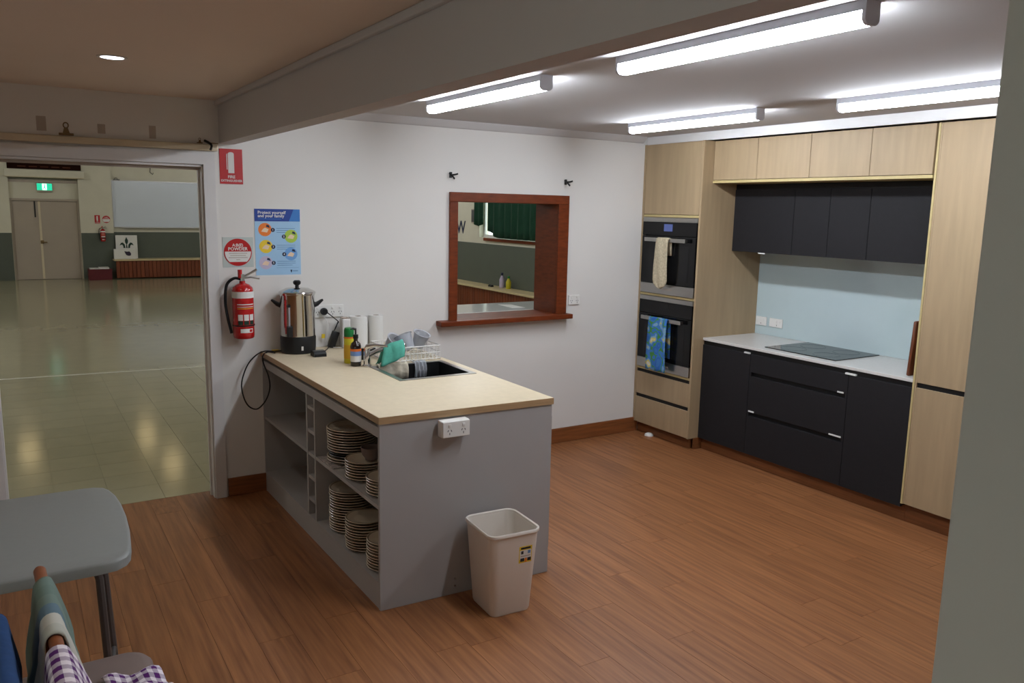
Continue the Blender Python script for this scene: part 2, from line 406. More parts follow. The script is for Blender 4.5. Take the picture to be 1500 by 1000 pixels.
# far wall, pier beside the doors, dado paint
m = MB().box(HXL, -1.0, HY, HY+.3, 0, HZC); m.box(-1.0, .37, HY, HY+.3, 2.30, HZC); m.box(.37, 1.06, HY, HY+.3, 0, HZC)
m.box(1.06, HXR+.2, HY+.12, HY+.3, 0, HZC); m.box(-1.0, .37, HY+.25, HY+.3, 0, 2.3)
wf = struct(m.build('wall_hall_far', 'hallcream'))
B(HXL, -1.005, HY-.006, HY, 0, 1.07).build('dado', 'halldado', wf); B(.375, 1.066, HY-.006, HY, 0, 1.07).build('dado', 'halldado', wf)
B(1.06, 1.066, HY, HY+.12, 0, 1.07).build('dado', 'halldado', wf)
B(1.066, HXR, HY+.114, HY+.12, 0, 1.09).build('dado', 'halldado', wf)
# right wall with a curtained window
WY0, WY1, WZ0, WZ1 = 4.4, 7.95, 1.30, 2.6
m = MB().box(HXR, HXR+.2, WT, WY0, 0, HZC); m.box(HXR, HXR+.2, WY1, HY+.3, 0, HZC)
m.box(HXR, HXR+.2, WY0, WY1, 0, WZ0); m.box(HXR, HXR+.2, WY0, WY1, WZ1, HZC)
wr = struct(m.build('wall_hall_right', 'hallcream'))
B(HXR-.006, HXR, WT, HY, 0, 1.19).build('dado', 'halldado', wr)
w2 = struct(B(HXR-.04, HXR+.02, WY0-.05, 7.74, 1.245, 1.30, bev=.005).build('window_2', 'hatch', origin=(HXR, 6.2, 1.27)))
B(HXR+.09, HXR+.13, WY0, WY0+.05, WZ0, WZ1).build('stile', 'white_gloss', w2); B(HXR+.09, HXR+.13, WY1-.05, WY1, WZ0, WZ1).build('stile', 'white_gloss', w2)
for k in (1, 2): B(HXR+.09, HXR+.13, WY0+k*1.18-.02, WY0+k*1.18+.02, WZ0, WZ1).build('mullion', 'white_gloss', w2)
B(HXR+.09, HXR+.13, WY0+.05, WY1-.05, WZ0, WZ0+.05).build('bottom_rail', 'white_gloss', w2)
B(HXR+.108, HXR+.112, WY0+.05, WY1-.05, WZ0+.05, WZ1).build('pane', 'pane', w2)
def drape(name, outline_lo, y0, y1, ztop, label, folds=14, amp=.03, xo=.09):
    g = []
    n = 60
    for k in range(9):
        row = []
        for i in range(n+1):
            t = i/n; y = y0+(y1-y0)*t; zl = outline_lo(t); z = ztop+(zl-ztop)*k/8
            row.append((HXR-xo+amp*math.sin(t*folds*2*math.pi)*(.4+.6*k/8), y, z))
        g.append(row)
    o = MB().sheet(g).build(name, 'curtain', smooth=True, solid=.006, origin=(HXR-.1, (y0+y1)/2, 1.3))
    return tag(o, label, 'curtain', 'hall curtains')
drape('curtain', lambda t: 1.315 if t < .9 else 1.315+.14*(t-.9)/.1, 4.3, 7.50, 2.62, 'wide dark green curtain covering most of the hall window', 16)
drape('curtain', lambda t: 1.56-.06*math.sin(t*3), 7.74, 8.06, 2.62, 'narrow dark green curtain hanging at the left of the hall window', 2, .025, .05)
cr_ = B(HXR-.10, HXR-.08, 4.2, 8.15, 2.62, 2.64).build('curtain_rod', 'brass', origin=(HXR-.09, 6.2, 2.62)); tag(cr_, 'brass rod holding the dark green hall curtains', 'curtain rod')
t = thing('wall_panel', 'small grey box on the cream wall beside the hall curtain', 'wall box', (HXR-.02, 8.1, 1.68))
B(HXR-.03, HXR-.001, 8.02, 8.22, 1.55, 1.81, bev=.006).build('panel_box', 'ghost', t); B(HXR-.034, HXR-.03, 8.04, 8.20, 1.57, 1.79).build('panel_face', 'tube_gr', t)
t = thing('wall_lettering', 'dark blue letter W on the cream hall wall', 'lettering', (HXR-.004, 8.69, 1.45))
text('letter', 'W', .34, (HXR-.004, 8.66, 1.45), 'navy', t, 'YZ', bold=.003, ext=.002)
# bench seats with vertical timber slats
def bench_far():
    t = thing('bench_seat', 'pale topped hall bench with timber slat front under the whiteboard', 'bench', (3.6, HY-.1, 0))
    B(1.0, HXR-.37, HY-.36, HY+.11, .43, .465, bev=.006).build('seat_board', 'benchtop', t)
    B(1.04, HXR-.38, HY-.30, HY-.285, .03, .43).build('backing', 'signbrown', t)
    n = 0; x = 1.04; mm = None
    while x < 5.9:
        if mm is None: mm = B(-.04, .04, -.009, .009, -.2, .2, bev=.004, seg=1).build('slat', 'slat', t, origin=(0,0,0)); o = mm
        else: o = mm.copy(); COL.objects.link(o); o.parent = t
        o.location = Vector((x+.04, HY-.31, .228)) - t.location; x += .088
def bench_right():
    t = thing('bench_seat', 'long hall bench with timber slats seen through the serving hatch', 'bench', (HXR-.2, 9, 0))
    B(HXR-.37, HXR-.008, 1.0, HY-.0, .43, .465, bev=.006).build('seat_board', 'benchtop', t)
    B(HXR-.30, HXR-.285, 1.0, HY-.4, .03, .43).build('backing', 'signbrown', t)
    y = 1.02; mm = None
    while y < HY-.5:
        if mm is None: mm = B(-.009, .009, -.04, .04, -.2, .2, bev=.004, seg=1).build('slat', 'slat', t, origin=(0,0,0)); o = mm
        else: o = mm.copy(); COL.objects.link(o); o.parent = t
        o.location = Vector((HXR-.31, y+.04, .228)) - t.location; y += .088
bench_far(); bench_right()
# double doors in the far wall
d1 = struct(B(-1.0, .37, HY+.06, HY+.25, 1.79, 1.84).build('door_1', 'doorgrey', origin=(-.3, HY, 0)))
B(-1.0, -.96, HY+.06, HY+.25, .001, 1.79).build('frame_jamb', 'doorgrey', d1); B(.33, .37, HY+.06, HY+.25, .001, 1.79).build('frame_jamb', 'doorgrey', d1)
a = B(-.958, -.435, HY+.10, HY+.14, .005, 1.785, bev=.003).build('door_leaf', 'doorgrey', d1)
b = B(-.43, .328, HY+.10, HY+.14, .005, 1.785, bev=.003).build('door_leaf', 'doorgrey', d1)
B(-.455, -.41, HY+.085, HY+.10, .02, 1.78).build('cover_strip', 'cream_rail', d1)
B(-.535, -.505, HY+.085, HY+.10, 1.42, 1.78).build('bolt', 'black_pl', a)
MB().tube([(-.42, HY+.09, .86), (-.42, HY+.05, .86), (-.32, HY+.05, .855)], .014).build('lever_handle', 'brass', b, smooth=True)
B(-.455, -.385, HY+.082, HY+.099, .82, .90, bev=.01).build('handle_plate', 'brass', b)
B(-1.0, .37, HY+.13, HY+.24, 1.84, 2.2).build('transom_panel', 'hallcream', d1)
B(-1.0, .37, HY+.10, HY+.13, 2.2, 2.26).build('transom_rail', 'ghost', d1)
t = thing('pelmet', 'cream boxed pelmet above the grey double doors', 'pelmet', (-.28, HY, 2.31))
B(-1.06, .50, HY-.14, HY-.001, 2.31, 2.47, bev=.004).build('pelmet_box', 'hallcream', t); B(-1.06, .50, HY-.145, HY-.14, 2.31, 2.325).build('pelmet_lip', 'cream_rail', t)
t = thing('honour_board', 'dark brown sign board over the cream pelmet', 'sign', (-.27, HY, 2.48))
B(-1.0, .45, HY-.04, HY-.001, 2.49, 2.75, bev=.004).build('board', 'signbrown', t)
for q in range(5): B(-.80+.22*q, -.64+.22*q, HY-.042, HY-.04, 2.535, 2.555).build('faded_lettering', 'signgold', t)
t = thing('exit_sign', 'lit green exit sign with white figure above hall doors', 'exit sign', (-.3, HY-.02, 1.98))
B(-.46, -.14, HY+.06, HY+.129, 1.99, 2.19, bev=.008).build('sign_box', 'ghost', t)
B(-.45, -.15, HY+.05, HY+.06, 2.03, 2.18).build('sign_face', 'exitgreen', t)
B(-.345, -.255, HY+.044, HY+.05, 2.035, 2.175).build('figure_panel', 'exitwhite', t)
m = MB().lathe([(.013, 0), (.013, .004)], -.29, HY+.040, 2.15, axis='Y', n=12)
m.prism([(-.305, 2.135), (-.285, 2.135), (-.288, 2.095), (-.265, 2.05), (-.278, 2.045), (-.298, 2.085), (-.325, 2.05), (-.333, 2.058), (-.310, 2.095)], HY+.040, HY+.044, 'XZ')
m.build('running_figure', 'exitgreen', t)
for sx in (-.40, -.20): B(sx-.008, sx+.008, HY+.09, HY+.11, 2.19, 2.20).build('bracket', 'tube_gr', t)
# whiteboard
t = thing('whiteboard', 'large framed whiteboard on the far hall wall', 'whiteboard', (2.1, HY+.1, 1.22))
B(1.09, 3.62, HY+.085, HY+.11, 1.22, 2.29).build('panel', 'whiteboard', t)
for a in ((1.07, 3.64, 1.20, 1.22), (1.07, 3.64, 2.29, 2.31), (1.07, 1.09, 1.22, 2.29), (3.62, 3.64, 1.22, 2.29)): B(a[0], a[1], HY+.075, HY+.113, a[2], a[3]).build('frame_bar', 'alu', t)
B(1.3, 3.4, HY+.02, HY+.075, 1.19, 1.205).build('pen_tray', 'alu', t)
t = thing('bulldog_clip', 'black clip perched on top corner of the whiteboard', 'clip', (1.18, HY+.09, 2.311)); B(1.12, 1.26, HY+.085, HY+.10, 2.311, 2.33).build('clip_jaw', 'black_pl', t); MB().tube([(1.15, HY+.09, 2.33), (1.16, HY+.09, 2.36), (1.2, HY+.09, 2.36), (1.21, HY+.09, 2.33)], .006).build('clip_wire', 'black_pl', t)
t = thing('ceiling_hook', 'dark hook hanging on the wall above the whiteboard', 'hook', (1.94, HY+.1, 2.5)); MB().tube([(1.94, HY+.11, 2.66), (1.94, HY+.08, 2.6), (1.93, HY+.07, 2.52), (1.99, HY+.06, 2.47), (2.0, HY+.06, 2.51)], .009).build('hook_wire', 'black_pl', t, smooth=True); B(1.92, 1.96, HY+.10, HY+.119, 2.62, 2.70).build('hook_plate', 'black_pl', t)
# emblem signs on the bench
def petal(c, pts): return [(c[0]+x, c[1]+z) for x, z in pts]
t = thing('emblem_sign', 'white board with dark green fleur de lis emblem standing on hall bench', 'sign', (1.32, HY-.05, .466))
B(1.08, 1.55, HY-.06, HY-.03, .466, 1.02, bev=.004).build('board', 'paper', t)
m = MB(); e0, e1 = HY-.066, HY-.061; cx = 1.315
m.prism([(cx, .98), (cx+.035, .90), (cx+.03, .85), (cx, .79), (cx-.03, .85), (cx-.035, .90)], e0, e1, 'XZ')
for s in (1, -1): m.prism([(cx+s*a, b) for a, b in ((.03, .72), (.04, .80), (.08, .85), (.12, .84), (.155, .78), (.10, .80), (.075, .77), (.07, .72))], e0, e1, 'XZ')
m.prism([(cx-.018, .72), (cx-.008, .80), (cx+.008, .80), (cx+.018, .72)], e0, e1, 'XZ'); m.build('fleur_emblem', 'emblem', t)
t = thing('emblem_sign', 'low white box with dark purple emblem before the fleur board', 'sign', (1.27, HY-.15, .466))
B(1.02, 1.50, HY-.20, HY-.08, .466, .70, bev=.004).build('board', 'paper', t)
m = MB().prism([(1.24, .65), (1.30, .64), (1.35, .645), (1.385, .60), (1.38, .55), (1.33, .54), (1.28, .56)], HY-.206, HY-.201, 'XZ'); m.build('emblem_mark', 'purple_dk', t)
# red tub with papers
t = thing('storage_tub', 'dark red tub of papers on hall floor under the extinguisher', 'tub', (.69, HY-.25, 0))
m = MB(); 
for a in ((.45, .47, HY-.45, HY-.07), (.91, .93, HY-.45, HY-.07), (.47, .91, HY-.45, HY-.43), (.47, .91, HY-.09, HY-.07)): m.box(*a, .001, .25)
m.box(.47, .91, HY-.43, HY-.09, .001, .02); m.build('tub_body', 'dark_red', t)
B(.44, .94, HY-.46, HY-.45, .225, .255).build('tub_rim', 'dark_red', t)
for k, (a, b, h) in enumerate(((.48, .66, .27), (.67, .88, .285))):
    o = B(a, b, HY-.40, HY-.12, .02, h).build('paper_bundle', 'paper', origin=((a+b)/2, HY-.26, .02)); tag(o, ('pale papers at the left in the dark red tub', 'pale papers at the right in the dark red tub')[k], 'papers')
# hall pendants: dim ones reflected in the floor, bright ones added unseen for light
for k, (x, y, lab, pm_) in enumerate(((-1.0, 12.9, 'dim one above the grey double doors', 'pend_dim'), (1.15, 13.1, 'dim one before the whiteboard', 'pend_dim'), (1.3, 10.8, 'dim one in the middle of the room', 'pend_dim'), (-3.3, 12.5, 'bright unseen one added at far left', 'pend_fill'), (-3.3, 8.0, 'bright unseen one added at middle left', 'pend_fill'), (-3.0, 3.6, 'bright unseen one added at near left', 'pend_fill'), (4.2, 13.5, 'bright unseen one added at far right', 'pend_fill'), (4.2, 9.5, 'bright unseen one added at middle right', 'pend_fill'), (3.6, 6.0, 'bright unseen one added before the green curtains', 'pend_fill'), (3.2, 2.8, 'bright unseen one added above the servery', 'pend_fill'))):
    t = thing('pendant_lamp', f'round hall pendant lamp, {lab}', 'lamp', (x, y, 3.1), 'hall pendant lamps')
    MB().lathe([(.01, .15), (.10, .135), (.18, .06), (.20, 0), (.18, -.06), (.10, -.135), (.01, -.15)], x, y, 3.10, n=20).build('globe', pm_, t, smooth=True)
    MB().tube([(x, y, 3.245), (x, y, HZC-.03)], .006).build('cord', 'black_pl', t); MB().lathe([(.05, 0), (.05, .03)], x, y, HZC-.03).build('ceiling_rose', 'white_pl', t)
# bottles on the bench beyond the hatch
def bottle(name, label, x, y, z, r, h, mb, mc):
    t = thing(name, label, 'bottle', (x, y, z))
    MB().lathe([(r*.9, 0), (r, .01), (r, h*.55), (r*.5, h*.75), (r*.4, h*.82)], x, y, z, n=14).build('body', mb, t, smooth=True)
    MB().lathe([(r*.45, h*.82), (r*.45, h)], x, y, z, n=12).build('cap', mc, t, smooth=True)
bottle('squeeze_bottle', 'dark capped bottle on hall bench behind the hatch', HXR-.12, 6.92, .466, .045, .26, 'lilac', 'navy')
bottle('squeeze_bottle', 'green and yellow bottle on hall bench behind the hatch', HXR-.12, 6.70, .466, .045, .22, 'yellow_can', 'green_cap')
for k in (0, 1):
    o = MB().lathe([(.03, 0), (.032, .02), (.02, .035)], HXR-.2, 7.2-.075*k, .4655, n=12).build('bottle_lid', 'black_pl', smooth=True, origin=(HXR-.2, 7.2-.075*k, .4655)); tag(o, ('left black lid lying on the hall bench', 'right black lid lying on the hall bench')[k], 'lid')
o = MB().prism([(2.35, .42), (2.46, .40), (2.46, .62), (2.36, .66)], HZ0+.0005, HZ0+.002).build('loose_paper', 'paper', origin=(2.4, .5, HZ0)); tag(o, 'white sheet of paper lying on the servery counter', 'paper')

# ================================================================== CABINET WALL
# --- oven tower
YT = -.655
t = thing('oven_tower', 'tall timber ply cabinet holding two built-in ovens', 'cabinet', (3.62, -.33, 0))
B(XT, XS+.011, YT, YT+.02, .09, 2.335).build('side_panel', 'ply', t); B(XT, XS+.011, -.022, -.002, .09, 2.335).build('side_panel', 'ply', t)
B(XT+.022, XS+.011, YT+.02, -.022, 2.31, 2.335).build('top_panel', 'ply', t)
B(XS-.02, XS+.011, YT+.02, -.022, .09, 2.31).build('back_panel', 'ply', t)
for z0, z1 in ((1.775, 1.793), (1.155, 1.172), (.545, .562)): B(XT+.003, XS-.02, YT+.02, -.022, z0, z1).build('rail', 'ply_edge', t)
B(XT, XT+.02, YT+.023, -.025, 1.796, 2.333, bev=.0015, seg=1).build('door', 'ply', t)
d = B(XT, XT+.02, YT+.023, -.025, .335, .517, bev=.0015, seg=1).build('drawer', 'ply', t); B(XT+.012, XT+.03, YT+.023, -.025, .517, .545).build('finger_slot', 'slot', d)
d = B(XT, XT+.02, YT+.023, -.025, .092, .305, bev=.0015, seg=1).build('drawer', 'ply', t); B(XT+.012, XT+.03, YT+.023, -.025, .305, .335).build('finger_slot', 'slot', d)
B(XT+.05, XT+.065, YT+.03, -.005, .001, .09).build('kickboard', 'kick', t); B(XT+.065, XB+.07, YT+.001, YT+.015, .001, .09).build('kickboard', 'kick', t)
def oven(z0, z1, label, disp):
    t = thing('oven', label, 'oven', (3.6, -.33, z0)); h = z1-z0; y0, y1 = YT+.026, -.028
    B(XT+.012, XS-.05, y0+.02, y1-.02, z0+.01, z1-.01).build('oven_body', 'black_pl', t)
    B(XT-.006, XT+.012, y0, y1, z1-.035, z1, bev=.002, seg=1).build('top_trim', 'steel', t)
    B(XT-.006, XT+.012, y0, y1, z1-.14, z1-.036, bev=.002, seg=1).build('control_fascia', 'glass_black', t)
    B(XT-.0075, XT-.006, -.37, -.275, z1-.105, z1-.05).build('display', 'display' if disp else 'glass_win', t)
    dr = B(XT-.008, XT+.012, y0, y1, z0+.082, z1-.144, bev=.003, seg=1).build('oven_door', 'glass_black', t)
    B(XT-.0088, XT-.008, y0+.07, y1-.07, z0+.115, z1-.215).build('door_window', 'glass_win', dr)
    B(XT-.052, XT-.040, -.555, -.10, z1-.187, z1-.157, bev=.003, seg=1).build('handle', 'steel', dr)
    for yy in (-.53, -.125): B(XT-.040, XT-.008, yy-.01, yy+.01, z1-.182, z1-.162).build('handle_post', 'steel', dr)
    B(XT-.008, XT+.012, y0, y1, z0+.002, z0+.08, bev=.002, seg=1).build('bottom_trim', 'steel', t)
    B(XT-.0086, XT-.008, -.40, -.27, z0+.038, z0+.048).build('maker_mark', 'ghost', t)
oven(1.174, 1.772, 'upper black glass oven with lit display', True)
oven(.564, 1.152, 'lower black glass oven above the ply drawers', False)
# oven mitt and tea towel folded over the oven handles
def over_bar(name, mat, yc, wdt, zbar, front, back, label, cat, roundb=False):
    prof = [(XT-.018, zbar-back), (XT-.022, zbar-.02), (XT-.030, zbar+.008), (XT-.046, zbar+.012), (XT-.060, zbar+.004), (XT-.064, zbar-.03)]
    n = 16
    for k in range(1, n+1): prof.append((XT-.064-.006*math.sin(k/n*math.pi), zbar-.03-(front-.03)*k/n))
    g = []
    for i, (px, pz) in enumerate(prof):
        row = []
        for j in range(11):
            s = j/10*2-1; ww = wdt/2
            if roundb:
                f = max(0., (zbar-pz-(front-wdt*.55))/(wdt*.55)) if px < XT-.05 else 0
                ww *= math.sqrt(max(.0, 1-min(f, .985)**2))
                ww *= 1+.10*min(1, max(0, (zbar-pz)/front)) if px < XT-.05 else 1
            row.append((px-.004*math.cos(s*5+pz*9), yc-s*ww, pz))
        g.append(row)
    o = MB().sheet(g).build(name, mat, smooth=True, solid=.006 if not roundb else .012, origin=(XT-.05, yc, zbar-front)); return tag(o, label, cat)
over_bar('oven_mitt', 'mitt', -.32, .135, 1.602, .375, .12, 'speckled beige oven mitt hung on the upper oven handle', 'oven mitt', True)
over_bar('tea_towel', 'tea_print', -.315, .215, .982, .41, .30, 'blue and green printed tea towel hung on the lower oven handle', 'tea towel')
# --- timber overhead cupboards
Y2 = -2.335
t = thing('overhead_cupboard', 'row of four pale ply cupboards under the ceiling', 'cabinet', (3.6, -1.5, 2.03))
B(XB+.003, XS+.011, Y2, YT-.001, 2.032, 2.05).build('bottom_panel', 'ply_edge', t); B(XB+.021, XS+.011, Y2, YT-.001, 2.051, 2.33).build('carcass', 'ply', t)
ys = [YT-.003, -1.065, -1.502, -1.937, Y2+.001]
for a, b in zip(ys, ys[1:]): B(XB, XB+.02, b+.0015, a-.0015, 2.053, 2.333, bev=.0012, seg=1).build('door', 'ply', t)
# --- charcoal wall cupboards
XU = 3.642; ZU = 1.533
t = thing('wall_cupboard', 'charcoal wall cupboards hanging above the cooktop', 'cabinet', (3.8, -1.5, ZU))
B(XU+.02, XS, Y2, YT-.001, ZU+.002, 2.03).build('carcass', 'charcoal', t)
ys = [YT-.003, -1.21, -1.50, -1.80, Y2+.001]
for a, b in zip(ys, ys[1:]): B(XU, XU+.019, b+.0015, a-.0015, ZU, 1.99, bev=.0012, seg=1).build('door', 'charcoal', t)
B(XU+.012, XU+.02, Y2, YT-.001, 1.99, 2.03).build('finger_slot', 'slot', t)
B(XU+.001, XU+.012, -.975, -.915, ZU-.009, ZU-.0005).build('pull_tab', 'tab', t)
# --- charcoal base cupboards
t = thing('base_cupboard', 'charcoal base unit with doors and three wide drawers', 'cabinet', (3.7, -1.5, 0))
B(XB+.022, XS+.011, Y2-.01, YT-.001, .10, .843).build('carcass', 'slot', t)
B(XB, XB+.02, -1.123, YT-.002, .095, .825, bev=.0012, seg=1).build('door', 'charcoal', t)
B(XB, XB+.02, Y2-.01, -1.925, .095, .825, bev=.0012, seg=1).build('door', 'charcoal', t)
for z0, z1 in ((.697, .825), (.408, .667), (.095, .378)): B(XB, XB+.02, -1.922, -1.126, z0, z1, bev=.0012, seg=1).build('drawer', 'charcoal', t)
for z0, z1 in ((.667, .697), (.378, .408)):
    B(XB+.001, XB+.02, -1.922, -1.907, z0, z1).build('slot_end', 'charcoal', t); B(XB+.001, XB+.02, -1.141, -1.126, z0, z1).build('slot_end', 'charcoal', t)
for y, z, wd in ((-1.09, .8255, .05), (-1.935, .8255, .075), (-1.875, .6975, .045), (-1.165, .4085, .05), (-1.86, .4085, .09)): B(XB-.003, XB+.012, y-wd/2, y+wd/2, z, z+.01).build('pull_tab', 'tab', t)
B(XB+.045, XB+.06, -2.352, YT-.002, .001, .098).build('kickboard', 'kick', t)
bt = B(XB-.004, XS, Y2-.012, YT-.001, .858, .878, bev=.002, seg=1).build('stone_benchtop', 'stone', origin=(3.7, -1.5, .858)); tag(bt, 'thin pale stone benchtop over the charcoal drawers', 'benchtop')
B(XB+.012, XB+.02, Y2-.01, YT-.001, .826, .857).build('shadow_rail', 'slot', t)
sp_ = B(XS, XS+.011, Y2-.01, YT-.001, .879, ZU+.001).build('glass_splashback', 'splash', origin=(XS, -1.5, .879)); tag(sp_, 'pale aqua glass splashback behind the cooktop', 'splashback')
# power points on the splashback
for y0, y1, lab, n in ((-.77, -.655-.01, 'double switch plate on the aqua splashback next to the tower', 2), (-.925, -.80, 'power point on the aqua splashback, right of the switch plate', 1)):
    t = thing('power_point', lab, 'power point', (XS-.005, (y0+y1)/2, .985))
    B(XS-.010, XS-.0005, y0, y1, .95, 1.018, bev=.003).build('plate', 'white_pl', t); 
    for k in range(n+1): B(XS-.013, XS-.010, y0+.02+.03*k, y0+.032+.03*k, .985, 1.0).build('rocker', 'white_pl', t)
    B(XS-.0105, XS-.010, y0+.05, y0+.054, .962, .972).build('socket_slot', 'ink', t)
t = thing('cooktop', 'flat black glass cooktop set on the stone benchtop', 'cooktop', (3.7, -1.47, .8785))
B(3.475, 3.945, -1.765, -1.18, .8785, .884, bev=.0015, seg=1).build('glass_plate', 'glass_black', t)
for k, (x, y) in enumerate(((3.60, -1.33), (3.60, -1.60), (3.81, -1.33), (3.81, -1.60))):
    m = MB(); m.lathe([(.086, 0), (.089, 0), (.089, .0004), (.086, .0004), (.086, 0)], x, y, .8841, n=32, capb=False, capt=False); m.build('cook_zone', 'glass_win', t)
# chopping boards leaning against the pantry side
for k, (yb, x0, x1, h, lab) in enumerate(((-2.277, 3.45, 3.80, .33, 'dark streaked chopping board in front, leaning on the pantry side'), (-2.312, 3.47, 3.86, .35, 'rear dark chopping board leaning directly on the pantry side'))):
    o = B(x0, x1, yb-.011, yb+.011, .8795, .8795+h, bev=.008, rot=Matrix.Rotation(math.radians(2.6), 3, 'X'), at=(3.6, yb, .8795)).build('chopping_board', 'board_wd', smooth=True, origin=(3.62, yb, .8795)); tag(o, lab, 'chopping board')
# --- pantry
Y3, Y4 = -2.358, -2.95
t = thing('pantry', 'tall pale ply pantry beside the charcoal drawers', 'cabinet', (3.7, -2.65, 0))
B(XB-.002, XS+.011, Y3, Y3+.012, .118, 2.335).build('side_panel', 'ply_edge', t)
B(XB+.022, XS+.011, Y4, Y3-.0005, .118, 2.335).build('carcass', 'slot', t)
B(XB, XB+.02, Y4+.24, Y3-.012, .862, 2.333, bev=.0012, seg=1).build('door', 'ply', t); B(XB, XB+.02, Y4+.24, Y3-.012, .12, .832, bev=.0012, seg=1).build('door', 'ply', t)
B(XB, XB+.02, Y4, Y4+.237, .862, 2.333, bev=.0012, seg=1).build('door', 'ply', t); B(XB, XB+.02, Y4, Y4+.237, .12, .832, bev=.0012, seg=1).build('door', 'ply', t)
B(XB+.0005, XB+.02, Y3-.0115, Y3-.0005, .12, 2.333).build('edge_strip', 'ply', t); B(XB+.012, XB+.021, Y4, Y3-.012, .832, .862).build('finger_slot', 'slot', t)
B(XB+.045, XB+.06, Y4, -2.353, .001, .117).build('kickboard', 'kick', t)
# white scrap on the floor
o = MB().lathe([(.038, 0), (.034, .012), (.02, .02), (.006, .022)], XT+.02, -.19, .0005, n=14).build('door_stop', 'white_pl', smooth=True, origin=(XT+.02, -.19, .0005)); tag(o, 'small white dome stop on floor at the oven tower', 'door stop')

# ================================================================== ISLAND
IX0, IX1, IY, ZI = .26, 1.17, -1.855, .905
def ISL(p):                                   # the bench stands slightly out of square
    x, y, z = p; s = (x-IX0)/(IX1-IX0); tt = max(0, -y/1.855)
    return (x + (1-s)*(-.014+.0265*tt), y + tt*(.017-.034*s), z)
isl = thing('island_unit', 'grey open shelf unit under the kitchen bench', 'cabinet', (.7, -.93, 0))
def ip(n, *a, mat='grey_panel', **k): return B(*a, **k).build(n, mat, isl, fn=ISL)
ip('end_panel', IX0+.004, IX1-.003, IY+.006, IY+.024, .001, .872, bev=.001, seg=1)
ip('side_panel', IX0+.006, IX1-.03, -.020, -.002, .001, .866)
ip('back_panel', .65, .664, IY+.025, -.021, .001, .866)
ip('front_panel', IX1-.06, IX1-.045, IY+.025, -.021, .001, .70)
ip('door', IX1-.045, IX1+.022, IY+.04, -.9, .12, .80)
ip('top_rail', IX0+.006, IX0+.024, IY+.025, -.021, .808, .852)
ip('base_shelf', IX0+.006, .65, IY+.025, -.021, .108, .128)
ip('kickboard', IX0+.008, IX0+.024, IY+.025, -.021, .001, .108)
for y0 in (-.848, -.974): ip('divider', IX0+.007, .65, y0-.009, y0+.009, .128, .808)
ip('shelf', IX0+.010, .65, -.838, -.021, .472, .490); ip('shelf', IX0+.010, .65, IY+.025, -.984, .472, .490)
for z in (.741, .611, .482, .352, .225): ip('cubby_shelf', IX0+.010, .65, -.965, -.857, z-.012, z+.006)
# worktop with the sink cut-out
SX0, SX1, SY0, SY1 = .672, 1.105, -1.18, -.775
wt = thing('island_worktop', 'beige laminate bench top with brown edging', 'worktop', (.7, -.93, .873))
m = MB()
m.box(IX0, SX0, IY, -.002, .8735, ZI); m.box(SX1, IX1, IY, -.002, .8735, ZI); m.box(SX0, SX1, IY, SY0, .8735, ZI); m.box(SX0, SX1, SY1, -.002, .8735, ZI)
m.build('top_slab', 'laminate', wt, fn=ISL)
m = MB().box(IX0-.0015, IX0, IY-.0015, -.002, .8735, ZI-.0008); m.box(IX0, IX1+.0015, IY-.0015, IY, .8735, ZI-.0008); m.box(IX1, IX1+.0015, IY, -.002, .8735, ZI-.0008)
m.build('edge_strip', 'lam_edge', wt, fn=ISL)
# sink
sk = thing('sink', 'single bowl steel sink set into the bench top', 'sink', (.89, -.98, .72))
m = MB(); a, b, c, d = SX0+.012, SX1-.012, SY0+.012, SY1-.012
m.box(a, a+.003, c, d, .735, ZI); m.box(b-.003, b, c, d, .735, ZI); m.box(a, b, c, c+.003, .735, ZI); m.box(a, b, d-.003, d, .735, ZI); m.box(a, b, c, d, .730, .735)
m.build('bowl', 'sink_in', sk)
m = MB(); m.box(SX0-.014, SX1+.014, SY0-.014, SY0+.014, ZI+.0003, ZI+.003); m.box(SX0-.014, SX1+.014, SY1-.014, SY1+.014, ZI+.0003, ZI+.003); m.box(SX0-.014, SX0+.014, SY0+.014, SY1-.014, ZI+.0003, ZI+.003); m.box(SX1-.014, SX1+.014, SY0+.014, SY1-.014, ZI+.0003, ZI+.003)
m.build('rim', 'steel', sk); MB().lathe([(.035, 0), (.03, .002)], .89, -.98, .7352).build('drain', 'chrome', sk, smooth=True)
# mixer tap with the spout swung over the sink
TX, TY = .655, -.74
tp = thing('mixer_tap', 'chrome mixer tap at the corner of the sink', 'tap', (TX, TY, ZI))
MB().lathe([(.026, 0), (.026, .008), (.020, .012), (.020, .085), (.017, .10)], TX, TY, ZI+.0005, n=20).build('tap_body', 'chrome', tp, smooth=True)
MB().tube([(TX, TY, ZI+.06), (TX+.05, TY-.01, ZI+.085), (TX+.12, TY-.03, ZI+.11), (TX+.19, TY-.05, ZI+.128), (TX+.205, TY-.054, ZI+.122), (TX+.208, TY-.055, ZI+.105)], [.016, .014, .013, .013, .013, .013], n=12).build('spout', 'chrome', tp, smooth=True)
MB().tube([(TX, TY, ZI+.098), (TX-.005, TY-.02, ZI+.118), (TX+.03, TY-.05, ZI+.128), (TX+.085, TY-.10, ZI+.125)], [.017, .016, .009, .007], n=10).build('lever', 'chrome', tp, smooth=True)
